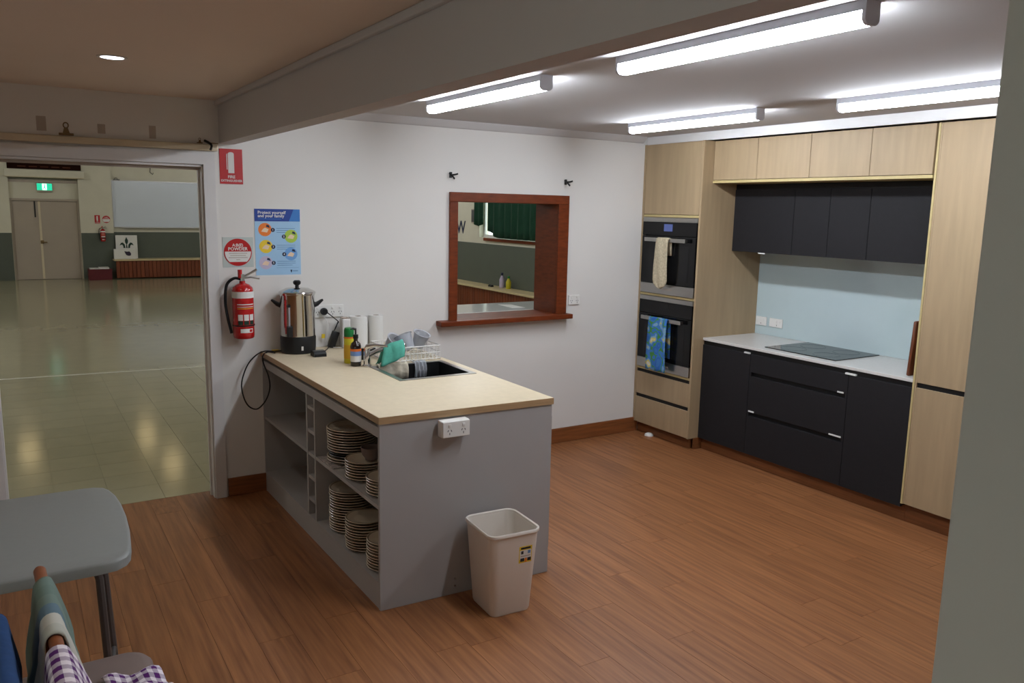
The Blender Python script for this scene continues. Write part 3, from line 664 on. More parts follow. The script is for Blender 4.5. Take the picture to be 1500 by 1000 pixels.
# teal cloth over the spout
g = []
for i in range(15):
    s = i/14*2-1; row = []
    for j in range(9):
        u = j/8; px = TX+.085+u*.105; pz0 = ZI+.105+u*.035; a = abs(s)
        py = TY-.03-u*.03 + (.022*min(1, a*4) + .02*a)*(1 if s > 0 else -1)
        drop = max(0, a-.12)*.115*(1.0-.25*u)
        row.append((px-.03*drop/.1*(1-u)+.006*math.sin(u*9+s*3), py-.004*math.sin(u*12), max(pz0+.017*(1-min(1, a*5)**2)-drop-.005, ZI+.006)))
    g.append(row)
tag(MB().sheet(g).build('dish_cloth', 'teal', smooth=True, solid=.003, origin=(TX+.13, TY-.04, ZI+.05)), 'teal dish cloth draped over the tap spout', 'cloth')
# grey-white cloth hanging over the sink edge
def hang(name, mat, x0, x1, y_in, y_out, ztop, drop, label, cat, wav=.006, n=13, sol=.004, out=.06, side=-1):
    g = []
    prof = [(y_out, ztop+.004), (y_out+side*(.3*out), ztop+.005), (y_in-side*.012, ztop+.006), (y_in, ztop+.002), (y_in+side*.006, ztop-.02), (y_in+side*.008, ztop-.5*drop), (y_in+side*.006, ztop-drop)]
    for py, pz in prof:
        g.append([(x0+(x1-x0)*j/(n-1), py+wav*math.sin(j*1.7+pz*40), pz+.5*wav*math.sin(j*2.3)) for j in range(n)])
    return tag(MB().sheet(g).build(name, mat, smooth=True, solid=sol, origin=((x0+x1)/2, y_in, ztop-drop)), label, cat)
def hang_x(name, mat, y0, y1, x_in, x_out, ztop, drop, label, cat, wav=.005, n=13, sol=.004):
    g = []; sg = 1 if x_in > x_out else -1
    prof = [(x_out, ztop+.006), (x_out+.4*(x_in-x_out), ztop+.008), (x_in-sg*.01, ztop+.009), (x_in, ztop+.004), (x_in+sg*.006, ztop-.02), (x_in+sg*.008, ztop-.5*drop), (x_in+sg*.006, ztop-drop)]
    for px, pz in prof:
        g.append([(px+wav*math.sin(j*1.7+pz*40), y0+(y1-y0)*j/(n-1), pz+.4*wav*math.sin(j*2.3)) for j in range(n)])
    return tag(MB().sheet(g).build(name, mat, smooth=True, solid=sol, origin=(x_in, (y0+y1)/2, ztop-drop)), label, cat)
hang('dish_rag', 'rag', .70, .885, -.795, -.755, ZI+.006, .085, 'grey-white rag hanging over the far sink edge', 'cloth', wav=.004)
hang('plastic_bag', 'clear', .925, 1.0, -.797, -.757, ZI+.006, .085, 'crumpled clear plastic bag hanging into the sink', 'plastic bag', wav=.006, sol=.002)
# wire dish rack with clear tubs
rk = thing('dish_rack', 'white wire dish rack behind the sink', 'dish rack', (.95, -.57, ZI))
rx0, rx1, ry0, ry1, rz = .80, 1.125, -.735, -.43, ZI+.004
for zz, rr in ((rz+.085, .0042), (rz+.045, .0028), (rz+.008, .0028)):
    MB().tube([(rx0, ry0, zz), (rx1, ry0, zz), (rx1, ry1, zz), (rx0, ry1, zz), (rx0, ry0, zz)], rr, n=6).build('hoop_wire', 'white_pl', rk)
for k in range(14):
    xx = rx0+(rx1-rx0)*k/13; MB().tube([(xx, ry0, rz+.085), (xx, ry0, rz+.003), (xx, ry1, rz+.003), (xx, ry1, rz+.085)], .0022, n=5).build('cross_wire', 'white_pl', rk)
for k in range(1, 10):
    yy = ry0+(ry1-ry0)*k/10
    for xx in (rx0, rx1): MB().tube([(xx, yy, rz+.085), (xx, yy, rz+.003)], .0022, n=5).build('upright_wire', 'white_pl', rk)
for k, (x, y, r, h, tilt, lab) in enumerate(((.865, -.56, .050, .085, 35, 'clear plastic tub tipped at the left of the dish rack'), (.968, -.63, .052, .095, -25, 'clear plastic tub tipped in the middle of the dish rack'), (1.065, -.54, .050, .09, 20, 'clear plastic tub at the right of the dish rack'))):
    o = MB().lathe([(r*.7, 0), (r, h), (r+.006, h), (r+.006, h+.004), (r-.004, h+.002), (r*.7-.004, .003)], 0, 0, 0, n=22, capb=True, capt=True).build('plastic_tub', 'clear', smooth=True)
    o.location = (x, y, ZI+.055); o.rotation_euler = (math.radians(tilt), math.radians(tilt*.6), 0); tag(o, lab, 'tub', 'clear tubs drying in the rack')
t = thing('saucepan', 'small dark pan with looped handle behind the tap', 'pan', (0.715, -.5, ZI))
MB().lathe([(.05, .001), (.06, .05), (.063, .052), (.058, .05), (.048, .006)], 0.715, -.5, ZI, n=22).build('pan_bowl', 'black_pl', t, smooth=True)
MB().tube([(.74, -.555, ZI+.045), (.755, -.57, ZI+.062), (.775, -.56, ZI+.066), (.785, -.54, ZI+.055)], .006).build('pan_handle', 'black_pl', t, smooth=True)
# hot water urn
UX, UY = .448, -.118
t = thing('water_urn', 'tall stainless hot water urn with black base at the wall', 'urn', (UX, UY, ZI))
MB().lathe([(.100, .001), (.105, .006), (.108, .095), (.104, .108)], UX, UY, ZI, n=40).build('urn_base', 'black_pl', t, smooth=True)
MB().lathe([(.104, .108), (.1045, .112), (.1045, .355), (.108, .36), (.108, .366)], UX, UY, ZI, n=48).build('urn_body', 'urn_steel', t, smooth=True)
ld = MB().lathe([(.110, .366), (.112, .372), (.108, .380), (.07, .398), (.02, .404), (.012, .404)], UX, UY, ZI, n=48).build('lid', 'urn_steel', t, smooth=True)
MB().lathe([(.012, .404), (.011, .415), (.022, .425), (.024, .438), (.016, .447)], UX, UY, ZI, n=20).build('lid_knob', 'black_pl', ld, smooth=True)
ca = Vector((UX-CAM.x, UY-CAM.y, 0)).normalized(); sd = Vector((ca.y, -ca.x, 0))
for s in (-1, 1):
    p0 = Vector((UX, UY, ZI+.315)) + sd*s*.10
    MB().tube([p0+Vector((0,0,-.02)), p0+sd*s*.02+Vector((0,0,-.014)), p0+sd*s*.045+Vector((0,0,.006)), p0+sd*s*.055+Vector((0,0,.012))], [.018, .014, .009, .006], n=8).build('side_handle', 'black_pl', t, smooth=True)
fr_ = Vector((UX, UY, ZI)) - ca*.1055
gx = fr_ - sd*.05 + ca*.013
MB().tube([gx+Vector((0,0,.13)), gx+Vector((0,0,.29))], .006, n=8).build('sight_glass', 'clear', t, smooth=True)
MB().box(gx.x-.011, gx.x+.011, gx.y-.006, gx.y+.012, ZI+.29, ZI+.302).build('gauge_cap', 'black_pl', t); MB().box(gx.x-.016, gx.x+.016, gx.y-.016, gx.y+.012, ZI+.109, ZI+.175, bev=.004).build('tap_block', 'black_pl', t)
gy = Vector((UX, UY, ZI)) - ca*.078 - sd*.0705
MB().box(gy.x-.004, gy.x+.004, gy.y-.004, gy.y+.004, ZI+.125, ZI+.33).build('warning_strip', 'red', t)
MB().box(fr_.x+.018, fr_.x+.030, fr_.y-.006, fr_.y+.004, ZI+.025, ZI+.05).build('switch', 'white_pl', t)
# urn lead drooping off the end of the bench
cp = [(.35, -.12, ZI+.014), (.30, -.08, ZI+.008), (.25, -.07, ZI+.010), (.205, -.06, .895), (.150, -.055, .835), (.113, -.05, .73), (.12, -.05, .64), (.15, -.05, .575), (.194, -.06, .553), (.225, -.10, .59), (.232, -.19, .66), (.233, -.24, .73), (.233, -.21, .79), (.233, -.11, .845), (.236, -.085, .89), (.262, -.095, ZI+.008), (.30, -.13, ZI+.006)]
def smoothpts(p, n=5):
    p = [Vector(q) for q in p]; o = []
    for i in range(len(p)-1):
        a, b, c, d = p[max(i-1, 0)], p[i], p[i+1], p[min(i+2, len(p)-1)]
        for k in range(n):
            t = k/n; o.append(.5*((2*b)+(c-a)*t+(2*a-5*b+4*c-d)*t*t+(3*b-a-3*c+d)*t**3))
    return o + [p[-1]]
tag(MB().tube(smoothpts(cp), .0042, n=8).build('power_lead', 'black_rub', smooth=True, origin=(.2, -.08, .55)), 'black lead looping down off the bench corner', 'cord')
o = MB().box(.305, .35, -.075, -.03, ZI+.0005, ZI+.010, bev=.003).build('cable_tag', 'yellow', origin=(.32, -.05, ZI)); tag(o, 'yellow tag lying on the bench beside the urn base', 'tag')
# black charger lump, adaptor, plug, leads
t = thing('scales', 'small black wedge shaped gadget in front of the urn', 'gadget', (.513, -.31, ZI))
m = MB().prism([(-.35, ZI+.0005), (-.27, ZI+.0005), (-.272, ZI+.026), (-.285, ZI+.034), (-.335, ZI+.030), (-.348, ZI+.018)], .475, .55, 'YZ'); m.build('gadget_body', 'black_pl', t); B(.48, .545, -.328, -.29, ZI+.031, ZI+.034).build('gadget_pad', 'tube_gr', t)
t = thing('power_adaptor', 'black power brick leaning on the wall beside the urn', 'adaptor', (.68, -.06, ZI))
B(.655, .70, -.075, -.042, ZI+.004, ZI+.115, bev=.006, rot=Matrix.Rotation(math.radians(20), 3, 'Y'), at=(.665, -.06, ZI+.004)).build('brick', 'black_pl', t, smooth=True)
MB().tube(smoothpts([(.70, -.058, ZI+.105), (.725, -.05, ZI+.15), (.735, -.045, ZI+.165), (.70, -.05, 1.10), (.66, -.045, 1.135)]), .0035, n=6).build('lead', 'black_rub', t, smooth=True)
MB().tube(smoothpts([(.73, -.05, ZI+.163), (.715, -.056, ZI+.13), (.70, -.06, ZI+.11)]), .0035, n=6).build('lead', 'black_rub', t, smooth=True)
MB().tube(smoothpts([(.66, -.065, ZI+.01), (.63, -.13, ZI+.006), (.57, -.22, ZI+.006), (.53, -.265, ZI+.012)]), .003, n=6).build('lead', 'black_rub', t, smooth=True)
MB().lathe([(.022, 0), (.024, -.02), (.018, -.035)], .648, -.013, 1.138, n=18, axis='Y').build('plug', 'black_pl', t, smooth=True)
tag(MB().tube(smoothpts([(.625, -.03, 1.12), (.66, -.035, 1.08), (.672, -.035, 1.0), (.66, -.04, ZI+.012), (.72, -.10, ZI+.005), (.80, -.13, ZI+.005)]), .003, n=6).build('power_lead', 'white_pl', smooth=True, origin=(.66, -.04, ZI)), 'thin white lead running down the wall behind the adaptor', 'cord')
o = B(.628, .650, -.03, -.026, .965, .992, rot=Matrix.Rotation(.1, 3, 'Y'), at=(.64, -.028, .98)).build('test_tag', 'yellow', origin=(.64, -.028, .965)); tag(o, 'yellow test tag on the white lead', 'tag')
def gpo(name, label, x0, x1, z0, z1, y, n, depth=.012, block=0):
    t = thing(name, label, 'power point', ((x0+x1)/2, y, z0))
    if block: B(x0, x1, y-block, y-.0005, z0, z1, bev=.004).build('mounting_block', 'white_pl', t); y = y-block
    B(x0+.002, x1-.002, y-depth, y-.0005 if not block else y, z0+.002, z1-.002, bev=.003).build('plate', 'white_pl', t)
    for k in range(n):
        cx = x0+(x1-x0)*(k+.5)/n; zz = z0+(z1-z0)*.72
        B(cx-.007, cx+.007, y-depth-.004, y-depth, zz-.006, zz+.008, bev=.002).build('rocker', 'white_pl', t)
        m = MB(); zc = z0+(z1-z0)*.36
        for dx, dz, rz_ in ((-.008, .006, .5), (.008, .006, -.5), (0, -.008, 0)): m.box(cx+dx-.0015, cx+dx+.0015, y-depth-.0006, y-depth, zc+dz-.005, zc+dz+.005, rot=Matrix.Rotation(rz_, 3, 'Y'), at=(cx+dx, y, zc+dz))
        m.build('pin_slots', 'ink', t)
gpo('power_point', 'four gang power point on the wall behind the urn', .585, .785, 1.095, 1.18, 0, 4)
gpo('power_point', 'double power point on the wall right of the hatch', 2.592, 2.70, 1.09, 1.168, 0, 2)
gpo('power_point', 'chunky white power point on the grey bench end', .548, .688, .789, .866, IY, 2, .012, .04)
# paper towel rolls and box
def roll(x, y, r, label):
    t = thing('paper_towel_roll', label, 'paper roll', (x, y, ZI))
    MB().lathe([(r, .001), (r+.001, .01), (r+.001, .19), (r, .198), (.020, .198), (.020, .10)], x, y, ZI, n=30, capt=False).build('paper', 'paper', t, smooth=True); MB().lathe([(.020, .10), (.020, .199), (.018, .199), (.018, .10)], x, y, ZI, n=18).build('core', 'ghost', t, smooth=True)
roll(.858, -.075, .060, 'wide white paper roll standing behind the spray can'); roll(.985, -.068, .048, 'slim white paper roll, nearer the hatch')
t = thing('plastic_canister', 'pale grey canister beside the wide paper roll', 'canister', (.762, -.09, ZI)); B(.735, .79, -.125, -.06, ZI+.001, ZI+.19, bev=.008).build('canister_body', 'white_gloss', t); B(.74, .785, -.12, -.065, ZI+.19, ZI+.198, bev=.003).build('canister_lid', 'ghost', t)
# spray can, soap pump
t = thing('spray_can', 'yellow spray can with green cap on the bench', 'spray can', (.60, -.60, ZI))
MB().lathe([(.028, .001), (.030, .004), (.030, .150), (.024, .160)], .60, -.60, ZI, n=24).build('can', 'yellow_can', t, smooth=True); MB().lathe([(.0305, .148), (.0305, .156), (.030, .156)], .60, -.60, ZI, n=24).build('collar', 'label_or', t)
MB().lathe([(.029, .157), (.029, .195), (.024, .208), (.01, .211)], .60, -.60, ZI, n=24).build('cap', 'green_cap', t, smooth=True)
m = MB().lathe([(.0303, .03), (.0303, .11)], .60, -.60, ZI, n=24, capb=False, capt=False); m.build('label_band', 'gold', t)
t = thing('soap_bottle', 'dark brown pump soap bottle with orange and blue label', 'bottle', (.603, -.70, ZI))
MB().lathe([(.028, .001), (.031, .005), (.031, .115), (.026, .132), (.012, .145), (.012, .165)], .603, -.70, ZI, n=26).build('bottle_body', 'amber', t, smooth=True)
MB().lathe([(.0314, .028), (.0314, .062)], .603, -.70, ZI, n=26, capb=False, capt=False).build('label_lower', 'paper', t, smooth=True); MB().lathe([(.0314, .062), (.0314, .088)], .603, -.70, ZI, n=26, capb=False, capt=False).build('label_middle', 'label_bl', t, smooth=True); MB().lathe([(.0314, .088), (.0314, .102)], .603, -.70, ZI, n=26, capb=False, capt=False).build('label_upper', 'label_or', t, smooth=True)
m = MB().lathe([(.015, .160), (.015, .182), (.005, .184), (.005, .212)], .603, -.70, ZI, n=16); m.build('pump_collar', 'black_pl', t, smooth=True); MB().tube([(.603, -.70, ZI+.212), (.585, -.705, ZI+.219), (.57, -.71, ZI+.215)], [.008, .006, .004]).build('pump_nozzle', 'black_pl', t, smooth=True)

# plates
def plate_mesh(R, h):
    return [(R*.52, 0), (R*.56, .0), (R*.66, h*.20), (R*.86, h*.50), (R*.955, h*.72), (R*.99, h*.80), (R, h*.90), (R*.985, h*1.0), (R*.80, h*.72), (R*.60, h*.42), (R*.52, h*.36), (R*.01, h*.34)]
PROT = {}
def plate(x, y, z, R, h, mat, label, group, name='dinner_plate'):
    key = (R, h, mat)
    if key not in PROT:
        o = MB().lathe(plate_mesh(R, h), 0, 0, 0, n=40).build(name, mat, smooth=True); PROT[key] = o
        if mat == 'china': MB().lathe([(R*.90, h*.86), (R*.955, h*.945)], 0, 0, .0004, n=40, capb=False, capt=False).build('rim_band', 'china_band', o, smooth=True)
    else:
        s = PROT[key]; o = s.copy(); COL.objects.link(o)
        for c in s.children:
            q = c.copy(); COL.objects.link(q); q.parent = o
    o.location = (x, y, z); o.rotation_euler.z = random.random()*6
    return tag(o, label, 'plate', group)
def stack(x, y, z, n, R, h, dz, where, mat='china', name='dinner_plate', kind='cream plate', base=0):
    for k in range(n):
        od = 'topmost' if k == n-1 else ('lowest' if k == 0 else ORD[k]+' from bottom')
        plate(x+random.uniform(-.0025, .0025), y+random.uniform(-.0025, .0025), z+k*dz, R, h, mat, f'{kind}, {od}, {where}', 'plates '+where, name)
zs, zl = .4905, .1285
tag(B(.275, .40, -1.20, -.99, zs, zs+.006, bev=.002, fn=None) .build('folded_cloth', 'floral', origin=(.34, -1.1, zs)) if False else B(.275, .42, -1.22, -1.0, zs, zs+.006, bev=.002).build('folded_cloth', 'floral', origin=(.34, -1.1, zs)), 'grey patterned cloth under the tall upper plate stack', 'cloth')
z0 = zs+.0065
stack(.415, -1.125, z0, 2, .130, .020, .0135, 'bottom pair of tall upper stack', kind='white platter', name='platter')
stack(.415, -1.125, z0+.0275, 2, .118, .018, .0125, 'dark pair in tall upper stack', mat='china_dark', kind='dark plate')
stack(.415, -1.125, z0+.053, 9, .128, .020, .0140, 'in the tall stack on upper shelf')
stack(.378, -1.405, zs, 7, .098, .018, .0136, 'in the short middle stack on upper shelf', kind='small cream plate')
stack(.385, -1.66, zs, 6, .098, .018, .0136, 'in upper stack against the bench end', kind='small cream plate')
stack(.405, -1.135, zl, 16, .116, .018, .0140, 'in the tall stack on lower shelf')
stack(.378, -1.405, zl, 11, .102, .018, .0142, 'in the middle stack on lower shelf', kind='small cream plate')
stack(.385, -1.665, zl, 10, .102, .018, .0142, 'in lower stack against the bench end', kind='small cream plate')
t = thing('bowl', 'brown bowl sitting on the short middle plate stack', 'bowl', (.40, -1.43, zs+.0995)); MB().lathe([(.03, .0), (.045, .02), (.052, .058), (.048, .058), (.04, .02), (.02, .006)], .40, -1.43, zs+.1005, n=24).build('bowl_wall', 'vinyl', t, smooth=True); MB().lathe([(.03, -.006), (.031, .0)], .40, -1.43, zs+.1005, n=20).build('foot_ring', 'vinyl', t)
# screws on the bench end
for k, z in enumerate((.085, .05)):
    o = MB().lathe([(.005, 0), (.004, -.003)], .64, IY-.006, z, n=10, axis='Y').build('screw_cap', 'chrome', origin=(.64, IY-.006, z)); tag(o, ('upper small screw cap low on the grey bench end', 'lower small screw cap low on the grey bench end')[k], 'screw')

# ================================================================== WASTE BIN
bn = thing('waste_bin', 'white square plastic bin standing at the bench end', 'bin', (.79, -2.03, 0))
def rrect(hx, hy, r, bulge=0., n=6):
    p = []
    for cx, cy, a0 in ((hx-r, hy-r, 0), (-hx+r, hy-r, 90), (-hx+r, -hy+r, 180), (hx-r, -hy+r, 270)):
        for k in range(n+1):
            a = math.radians(a0+90*k/n); p.append((cx+r*math.cos(a), cy+r*math.sin(a)))
    return p
def loft(rings, caps=True):
    m = MB(); n = len(rings[0]); vs = [q for r in rings for q in r]
    fs = [(i*n+j, i*n+(j+1) % n, (i+1)*n+(j+1) % n, (i+1)*n+j) for i in range(len(rings)-1) for j in range(n)]
    if caps: fs += [tuple(reversed(range(n))), tuple((len(rings)-1)*n+j for j in range(n))]
    return m.add(vs, fs)
bc = Vector((.789, -2.034, 0)); ang = math.radians(-3)
def ring(hx, hy, r, z): return [(bc.x+x*math.cos(ang)-y*math.sin(ang), bc.y+x*math.sin(ang)+y*math.cos(ang), z) for x, y in rrect(hx, hy, r)]
loft([ring(.098, .108, .03, .001), ring(.102, .112, .034, .012), ring(.127, .138, .042, .385), ring(.123, .134, .040, .385), ring(.098, .108, .03, .012)]).build('bin_body', 'bin_pl', bn, smooth=True)
loft([ring(.127, .138, .042, .378), ring(.133, .144, .046, .385), ring(.133, .144, .046, .396), ring(.130, .141, .044, .40), ring(.124, .135, .040, .396), ring(.1235, .1345, .040, .378), ring(.127, .138, .042, .378)], False).build('bin_rim', 'bin_pl', bn, smooth=True)
# sticker on the front face (tilted with the wall)
st = Matrix.Rotation(math.radians(-4.2), 3, 'X')
fy = bc.y-.129
def stk(n, x0, x1, z0, z1, mat, d=0): B(bc.x+x0, bc.x+x1, fy-.0012-d, fy-.0008, z0, z1, rot=Matrix.Rotation(ang, 3, 'Z') @ Matrix.Rotation(math.radians(4), 3, 'X'), at=(bc.x, fy, .27)).build(n, mat, bn)
stk('sticker', .012, .078, .245, .325, 'yellow'); stk('sticker_panel', .016, .074, .262, .306, 'paper', .0006); stk('sticker_text', .02, .07, .311, .32, 'ink', .0006)
stk('sticker_icon', .022, .034, .288, .303, 'ink', .001); stk('sticker_icon', .056, .07, .288, .303, 'tx_grey', .001); stk('sticker_code', .02, .04, .252, .268, 'ink', .001); stk('sticker_code', .056, .074, .252, .268, 'ink', .001); stk('sticker_patch', .043, .053, .248, .268, 'orange', .001); stk('sticker_text', .02, .07, .275, .280, 'ghost', .001)

# ================================================================== FIRE EXTINGUISHER + SIGNS
def extinguisher(ox, oy, oz, s, label):
    t = thing('fire_extinguisher', label, 'extinguisher', (ox, oy, oz))
    def P(*p): return (ox+p[0]*s, oy+p[1]*s, oz+p[2]*s)
    def L(prof, n=30): return MB().lathe([(r*s, z*s) for r, z in prof], ox, oy-.085*s, oz, n=n)
    L([(.055, 0), (.060, .006), (.062, .02), (.062, .285), (.057, .305), (.040, .322), (.018, .332), (.016, .345)]).build('cylinder', 'red_gloss', t, smooth=True)
    L([(.0625, .245), (.0625, .283)]).build('white_band', 'paper', t, smooth=True)
    lab = MB(); 
    def arc(n, a0, a1, z0, z1, mat, r=.0628):
        v = []; k = 12
        for z in (z0, z1):
            for i in range(k+1):
                a = math.radians(a0+(a1-a0)*i/k); v.append((ox+r*s*math.sin(a), oy-.085*s-r*s*math.cos(a), oz+z*s))
        f = [(i, i+1, k+2+i, k+1+i) for i in range(k)]
        MB().add(v, f).build(n, mat, t, smooth=True)
    arc('label_panel', -62, 62, .07, .240, 'red'); arc('label_line', -45, 50, .205, .211, 'paper', .0634); arc('label_line', -45, 50, .192, .195, 'paper', .0634); arc('label_line', -45, 50, .182, .185, 'yellow', .0634)
    for k in range(3): arc('class_box', -42+32*k, -16+32*k, .112, .148, 'paper', .0634); arc('class_icon', -42+32*k, -16+32*k, .086, .11, 'emblem', .0634)
    arc('strap', -95, 95, .076, .084, 'black_rub', .0645); arc('test_label', -30, 40, .038, .062, 'paper', .0634); arc('test_mark', 18, 36, .042, .058, 'red', .064)
    MB().tube([P(0, -.085, .335), P(0, -.085, .385)], .015*s).build('valve', 'steel', t, smooth=True); MB().tube([P(-.012, -.085, .362), P(-.012, -.085, .412)], .013*s).build('safety_cap', 'red', t, smooth=True)
    MB().tube([P(0, -.085, .365), P(.04, -.09, .385), P(.085, -.095, .412)], .007*s).build('carry_handle', 'steel', t, smooth=True); MB().tube([P(0, -.085, .36), P(.05, -.09, .366), P(.10, -.095, .358)], .006*s).build('squeeze_lever', 'steel', t, smooth=True)
    MB().tube([p for p in smoothpts([P(-.01, -.085, .355), P(-.045, -.075, .36), P(-.085, -.06, .32), P(-.095, -.055, .22), P(-.085, -.06, .12), P(-.075, -.07, .06), P(-.07, -.075, .03)])], .0085*s, n=8).build('hose', 'black_rub', t, smooth=True)
    B(*[v for v in (ox-.02*s, ox+.02*s, oy-.030*s, oy-.001, oz+.15*s, oz+.30*s)]).build('wall_bracket', 'black_pl', t)
extinguisher(.128, 0, 1.01, 1.0, 'red fire extinguisher hung on the kitchen wall by the doorway')
extinguisher(.82, HY-.006, .88, .86, 'small red fire extinguisher on the far hall wall')
def fire_sign(x0, x1, z0, z1, y, label):
    t = thing('fire_sign', label, 'sign', ((x0+x1)/2, y, z0)); w_, h = x1-x0, z1-z0; cx = (x0+x1)/2
    B(x0, x1, y-.003, y-.0005, z0, z1).build('sign_plate', 'red', t)
    hw_ = w_*.13; zt = z0+h*.92; zb = z0+h*.31
    p = [(cx-hw_, zb), (cx+hw_, zb), (cx+hw_, zt-.06*h)] + [(cx+hw_*math.cos(a), zt-.06*h+.05*h*math.sin(a)) for a in (.5, 1.0, 1.57, 2.1, 2.6)] + [(cx-hw_, zt-.06*h)]
    m = MB().prism(p, y-.0042, y-.003, 'XZ'); m.prism([(cx-hw_*1.5, zb+.1*h), (cx-hw_*1.25, zb+.1*h), (cx-hw_*1.25, zt-.05*h), (cx-hw_*1.5, zt-.08*h)], y-.0042, y-.003, 'XZ'); m.build('extinguisher_symbol', 'paper', t)
    text('lettering', 'FIRE', h*.115, (cx, y-.0036, z0+h*.20), 'paper', t, bold=.0005); text('lettering', 'EXTINGUISHER', h*.088, (cx, y-.0036, z0+h*.09), 'paper', t, bold=.0004)
fire_sign(.040, .172, 1.924, 2.127, 0, 'red fire extinguisher sign under the ceiling beam')
fire_sign(.67, .785, 1.29, 1.485, HY-.0, 'small red fire extinguisher sign on the far hall wall')
def round_sign(cx, cz, r, y, label, sleeve):
    t = thing('class_sign', label, 'sign', (cx, y, cz-r))
    if sleeve: B(cx-r*1.08, cx+r*1.12, y-.002, y-.0004, cz-r*1.1, cz+r*1.1).build('clear_sleeve', 'sleeve', t)
    disc(cx, cz, r, y-.0035, y-.002, 48).build('disc', 'red', t)
    pts = []; rr = r*.93; zlo, zhi = -.70*r, .06*r
    import math as M
    for k in range(9):
        a = M.asin(zlo/rr)+(M.asin(zhi/rr)-M.asin(zlo/rr))*k/8; pts.append((cx+rr*M.cos(a), cz+rr*M.sin(a)))
    for k in range(9):
        a = M.asin(zhi/rr)+(M.asin(zlo/rr)-M.asin(zhi/rr))*k/8; pts.append((cx-rr*M.cos(a), cz+rr*M.sin(a)))
    MB().prism(pts, y-.0042, y-.0035, 'XZ').build('white_panel', 'paper', t)
    text('lettering', 'A:B(E)', r*.30, (cx, y-.0038, cz+.52*r), 'paper', t, bold=.0006); text('lettering', 'POWDER', r*.33, (cx, y-.0038, cz+.24*r), 'paper', t, bold=.0006)
    if sleeve:
        for k, wd in enumerate((.66, .56, .68, .14)): B(cx-wd*r, cx+wd*r, y-.0046, y-.0042, cz-(.10+.155*k)*r, cz-(.05+.155*k)*r).build('small_print_line', 'ghost', t)
round_sign(.128, 1.52, .082, 0, 'round red A:B(E) powder sign above the extinguisher', True)
round_sign(.915, 1.39, .085, HY-.0, 'round red sign on the far hall wall', False)
# hygiene poster
t = thing('wall_poster', 'blue hygiene poster with five coloured circles', 'poster', (.37, -.001, 1.375)); px0, px1, pz0, pz1 = .232, .511, 1.378, 1.782; pw, ph = px1-px0, pz1-pz0
def PX(u): return px0+u*pw
def PZ(v): return pz1-v*ph
B(PX(-.005), PX(1.015), -.0016, -.0004, PZ(1.03), PZ(-.005)).build('sheet', 'paper', t); B(px0, px1, -.0022, -.0016, pz0, pz1).build('pale_field', 'blue_lt', t)
B(px0, px1, -.0028, -.0022, PZ(.185), pz1).build('header_band', 'blue_dk', t); MB().prism([(PX(.86), PZ(.0)), (PX(1), PZ(0)), (PX(1), PZ(.185)), (PX(.75), PZ(.185))], -.0034, -.0028, 'XZ').build('header_wedge', 'blue_md', t)
text('headline', 'Protect yourself', .026, (PX(.07), -.003, PZ(.055)), 'paper', t, align='LEFT', bold=.0005); text('headline', 'and your family', .026, (PX(.07), -.003, PZ(.105)), 'paper', t, align='LEFT', bold=.0005); B(PX(.07), PX(.58), -.0032, -.0028, PZ(.155), PZ(.147)).build('subline', 'blue_md', t)
for k, (u, v, c, bu) in enumerate(((.22, .31, 'orange', .39), (.79, .41, 'lime', .63), (.23, .565, 'yellow', .39), (.78, .68, 'sky', .63), (.22, .81, 'lilac', .39))):
    d = disc(PX(u), PZ(v), .0405, -.0030, -.0022, 36).build('picture_disc', c, t)
    MB().prism([(PX(u)-.024, PZ(v)-.012), (PX(u)+.012, PZ(v)-.018), (PX(u)+.022, PZ(v)+.002), (PX(u), PZ(v)+.012), (PX(u)-.012, PZ(v)+.004)], -.0036, -.0030, 'XZ').build('hand_shape', 'skin', d)
    MB().prism([(PX(u)+.006, PZ(v)+.018), (PX(u)+.030, PZ(v)+.010), (PX(u)+.024, PZ(v)+.026), (PX(u)+.010, PZ(v)+.030)], -.0036, -.0030, 'XZ').build('cuff_shape', 'navy', d)
    disc(PX(bu), PZ(v+.005), .0125, -.0034, -.0022, 24).build('number_disc', 'navy', t); text('number', str(k+1), .017, (PX(bu), -.0036, PZ(v+.005)), 'paper', t, bold=.0003)
    for q in range(3):
        a0 = PX(.47) if u < .5 else PX(.12)
        if u < .5 or q: B(a0, a0+(.115 if u < .5 else .10)-.02*(q == 2), -.0026, -.0022, PZ(v-.02+.03*q)-.0022, PZ(v-.02+.03*q)+.0008).build('text_line', 'tx_grey', t) if u < .5 else None
MB().prism([(PX(.76), PZ(.925)), (PX(.80), PZ(.925)), (PX(.79), PZ(.965)), (PX(.775), PZ(.965))], -.003, -.0022, 'XZ').build('agency_mark', 'navy', t); B(PX(.81), PX(.93), -.0026, -.0022, PZ(.95), PZ(.938)).build('agency_name', 'tx_grey', t)
B(PX(.45), PX(.95), -.0026, -.0022, PZ(.89)-.0006, PZ(.89)+.0006).build('rule_line', 'tx_grey', t)
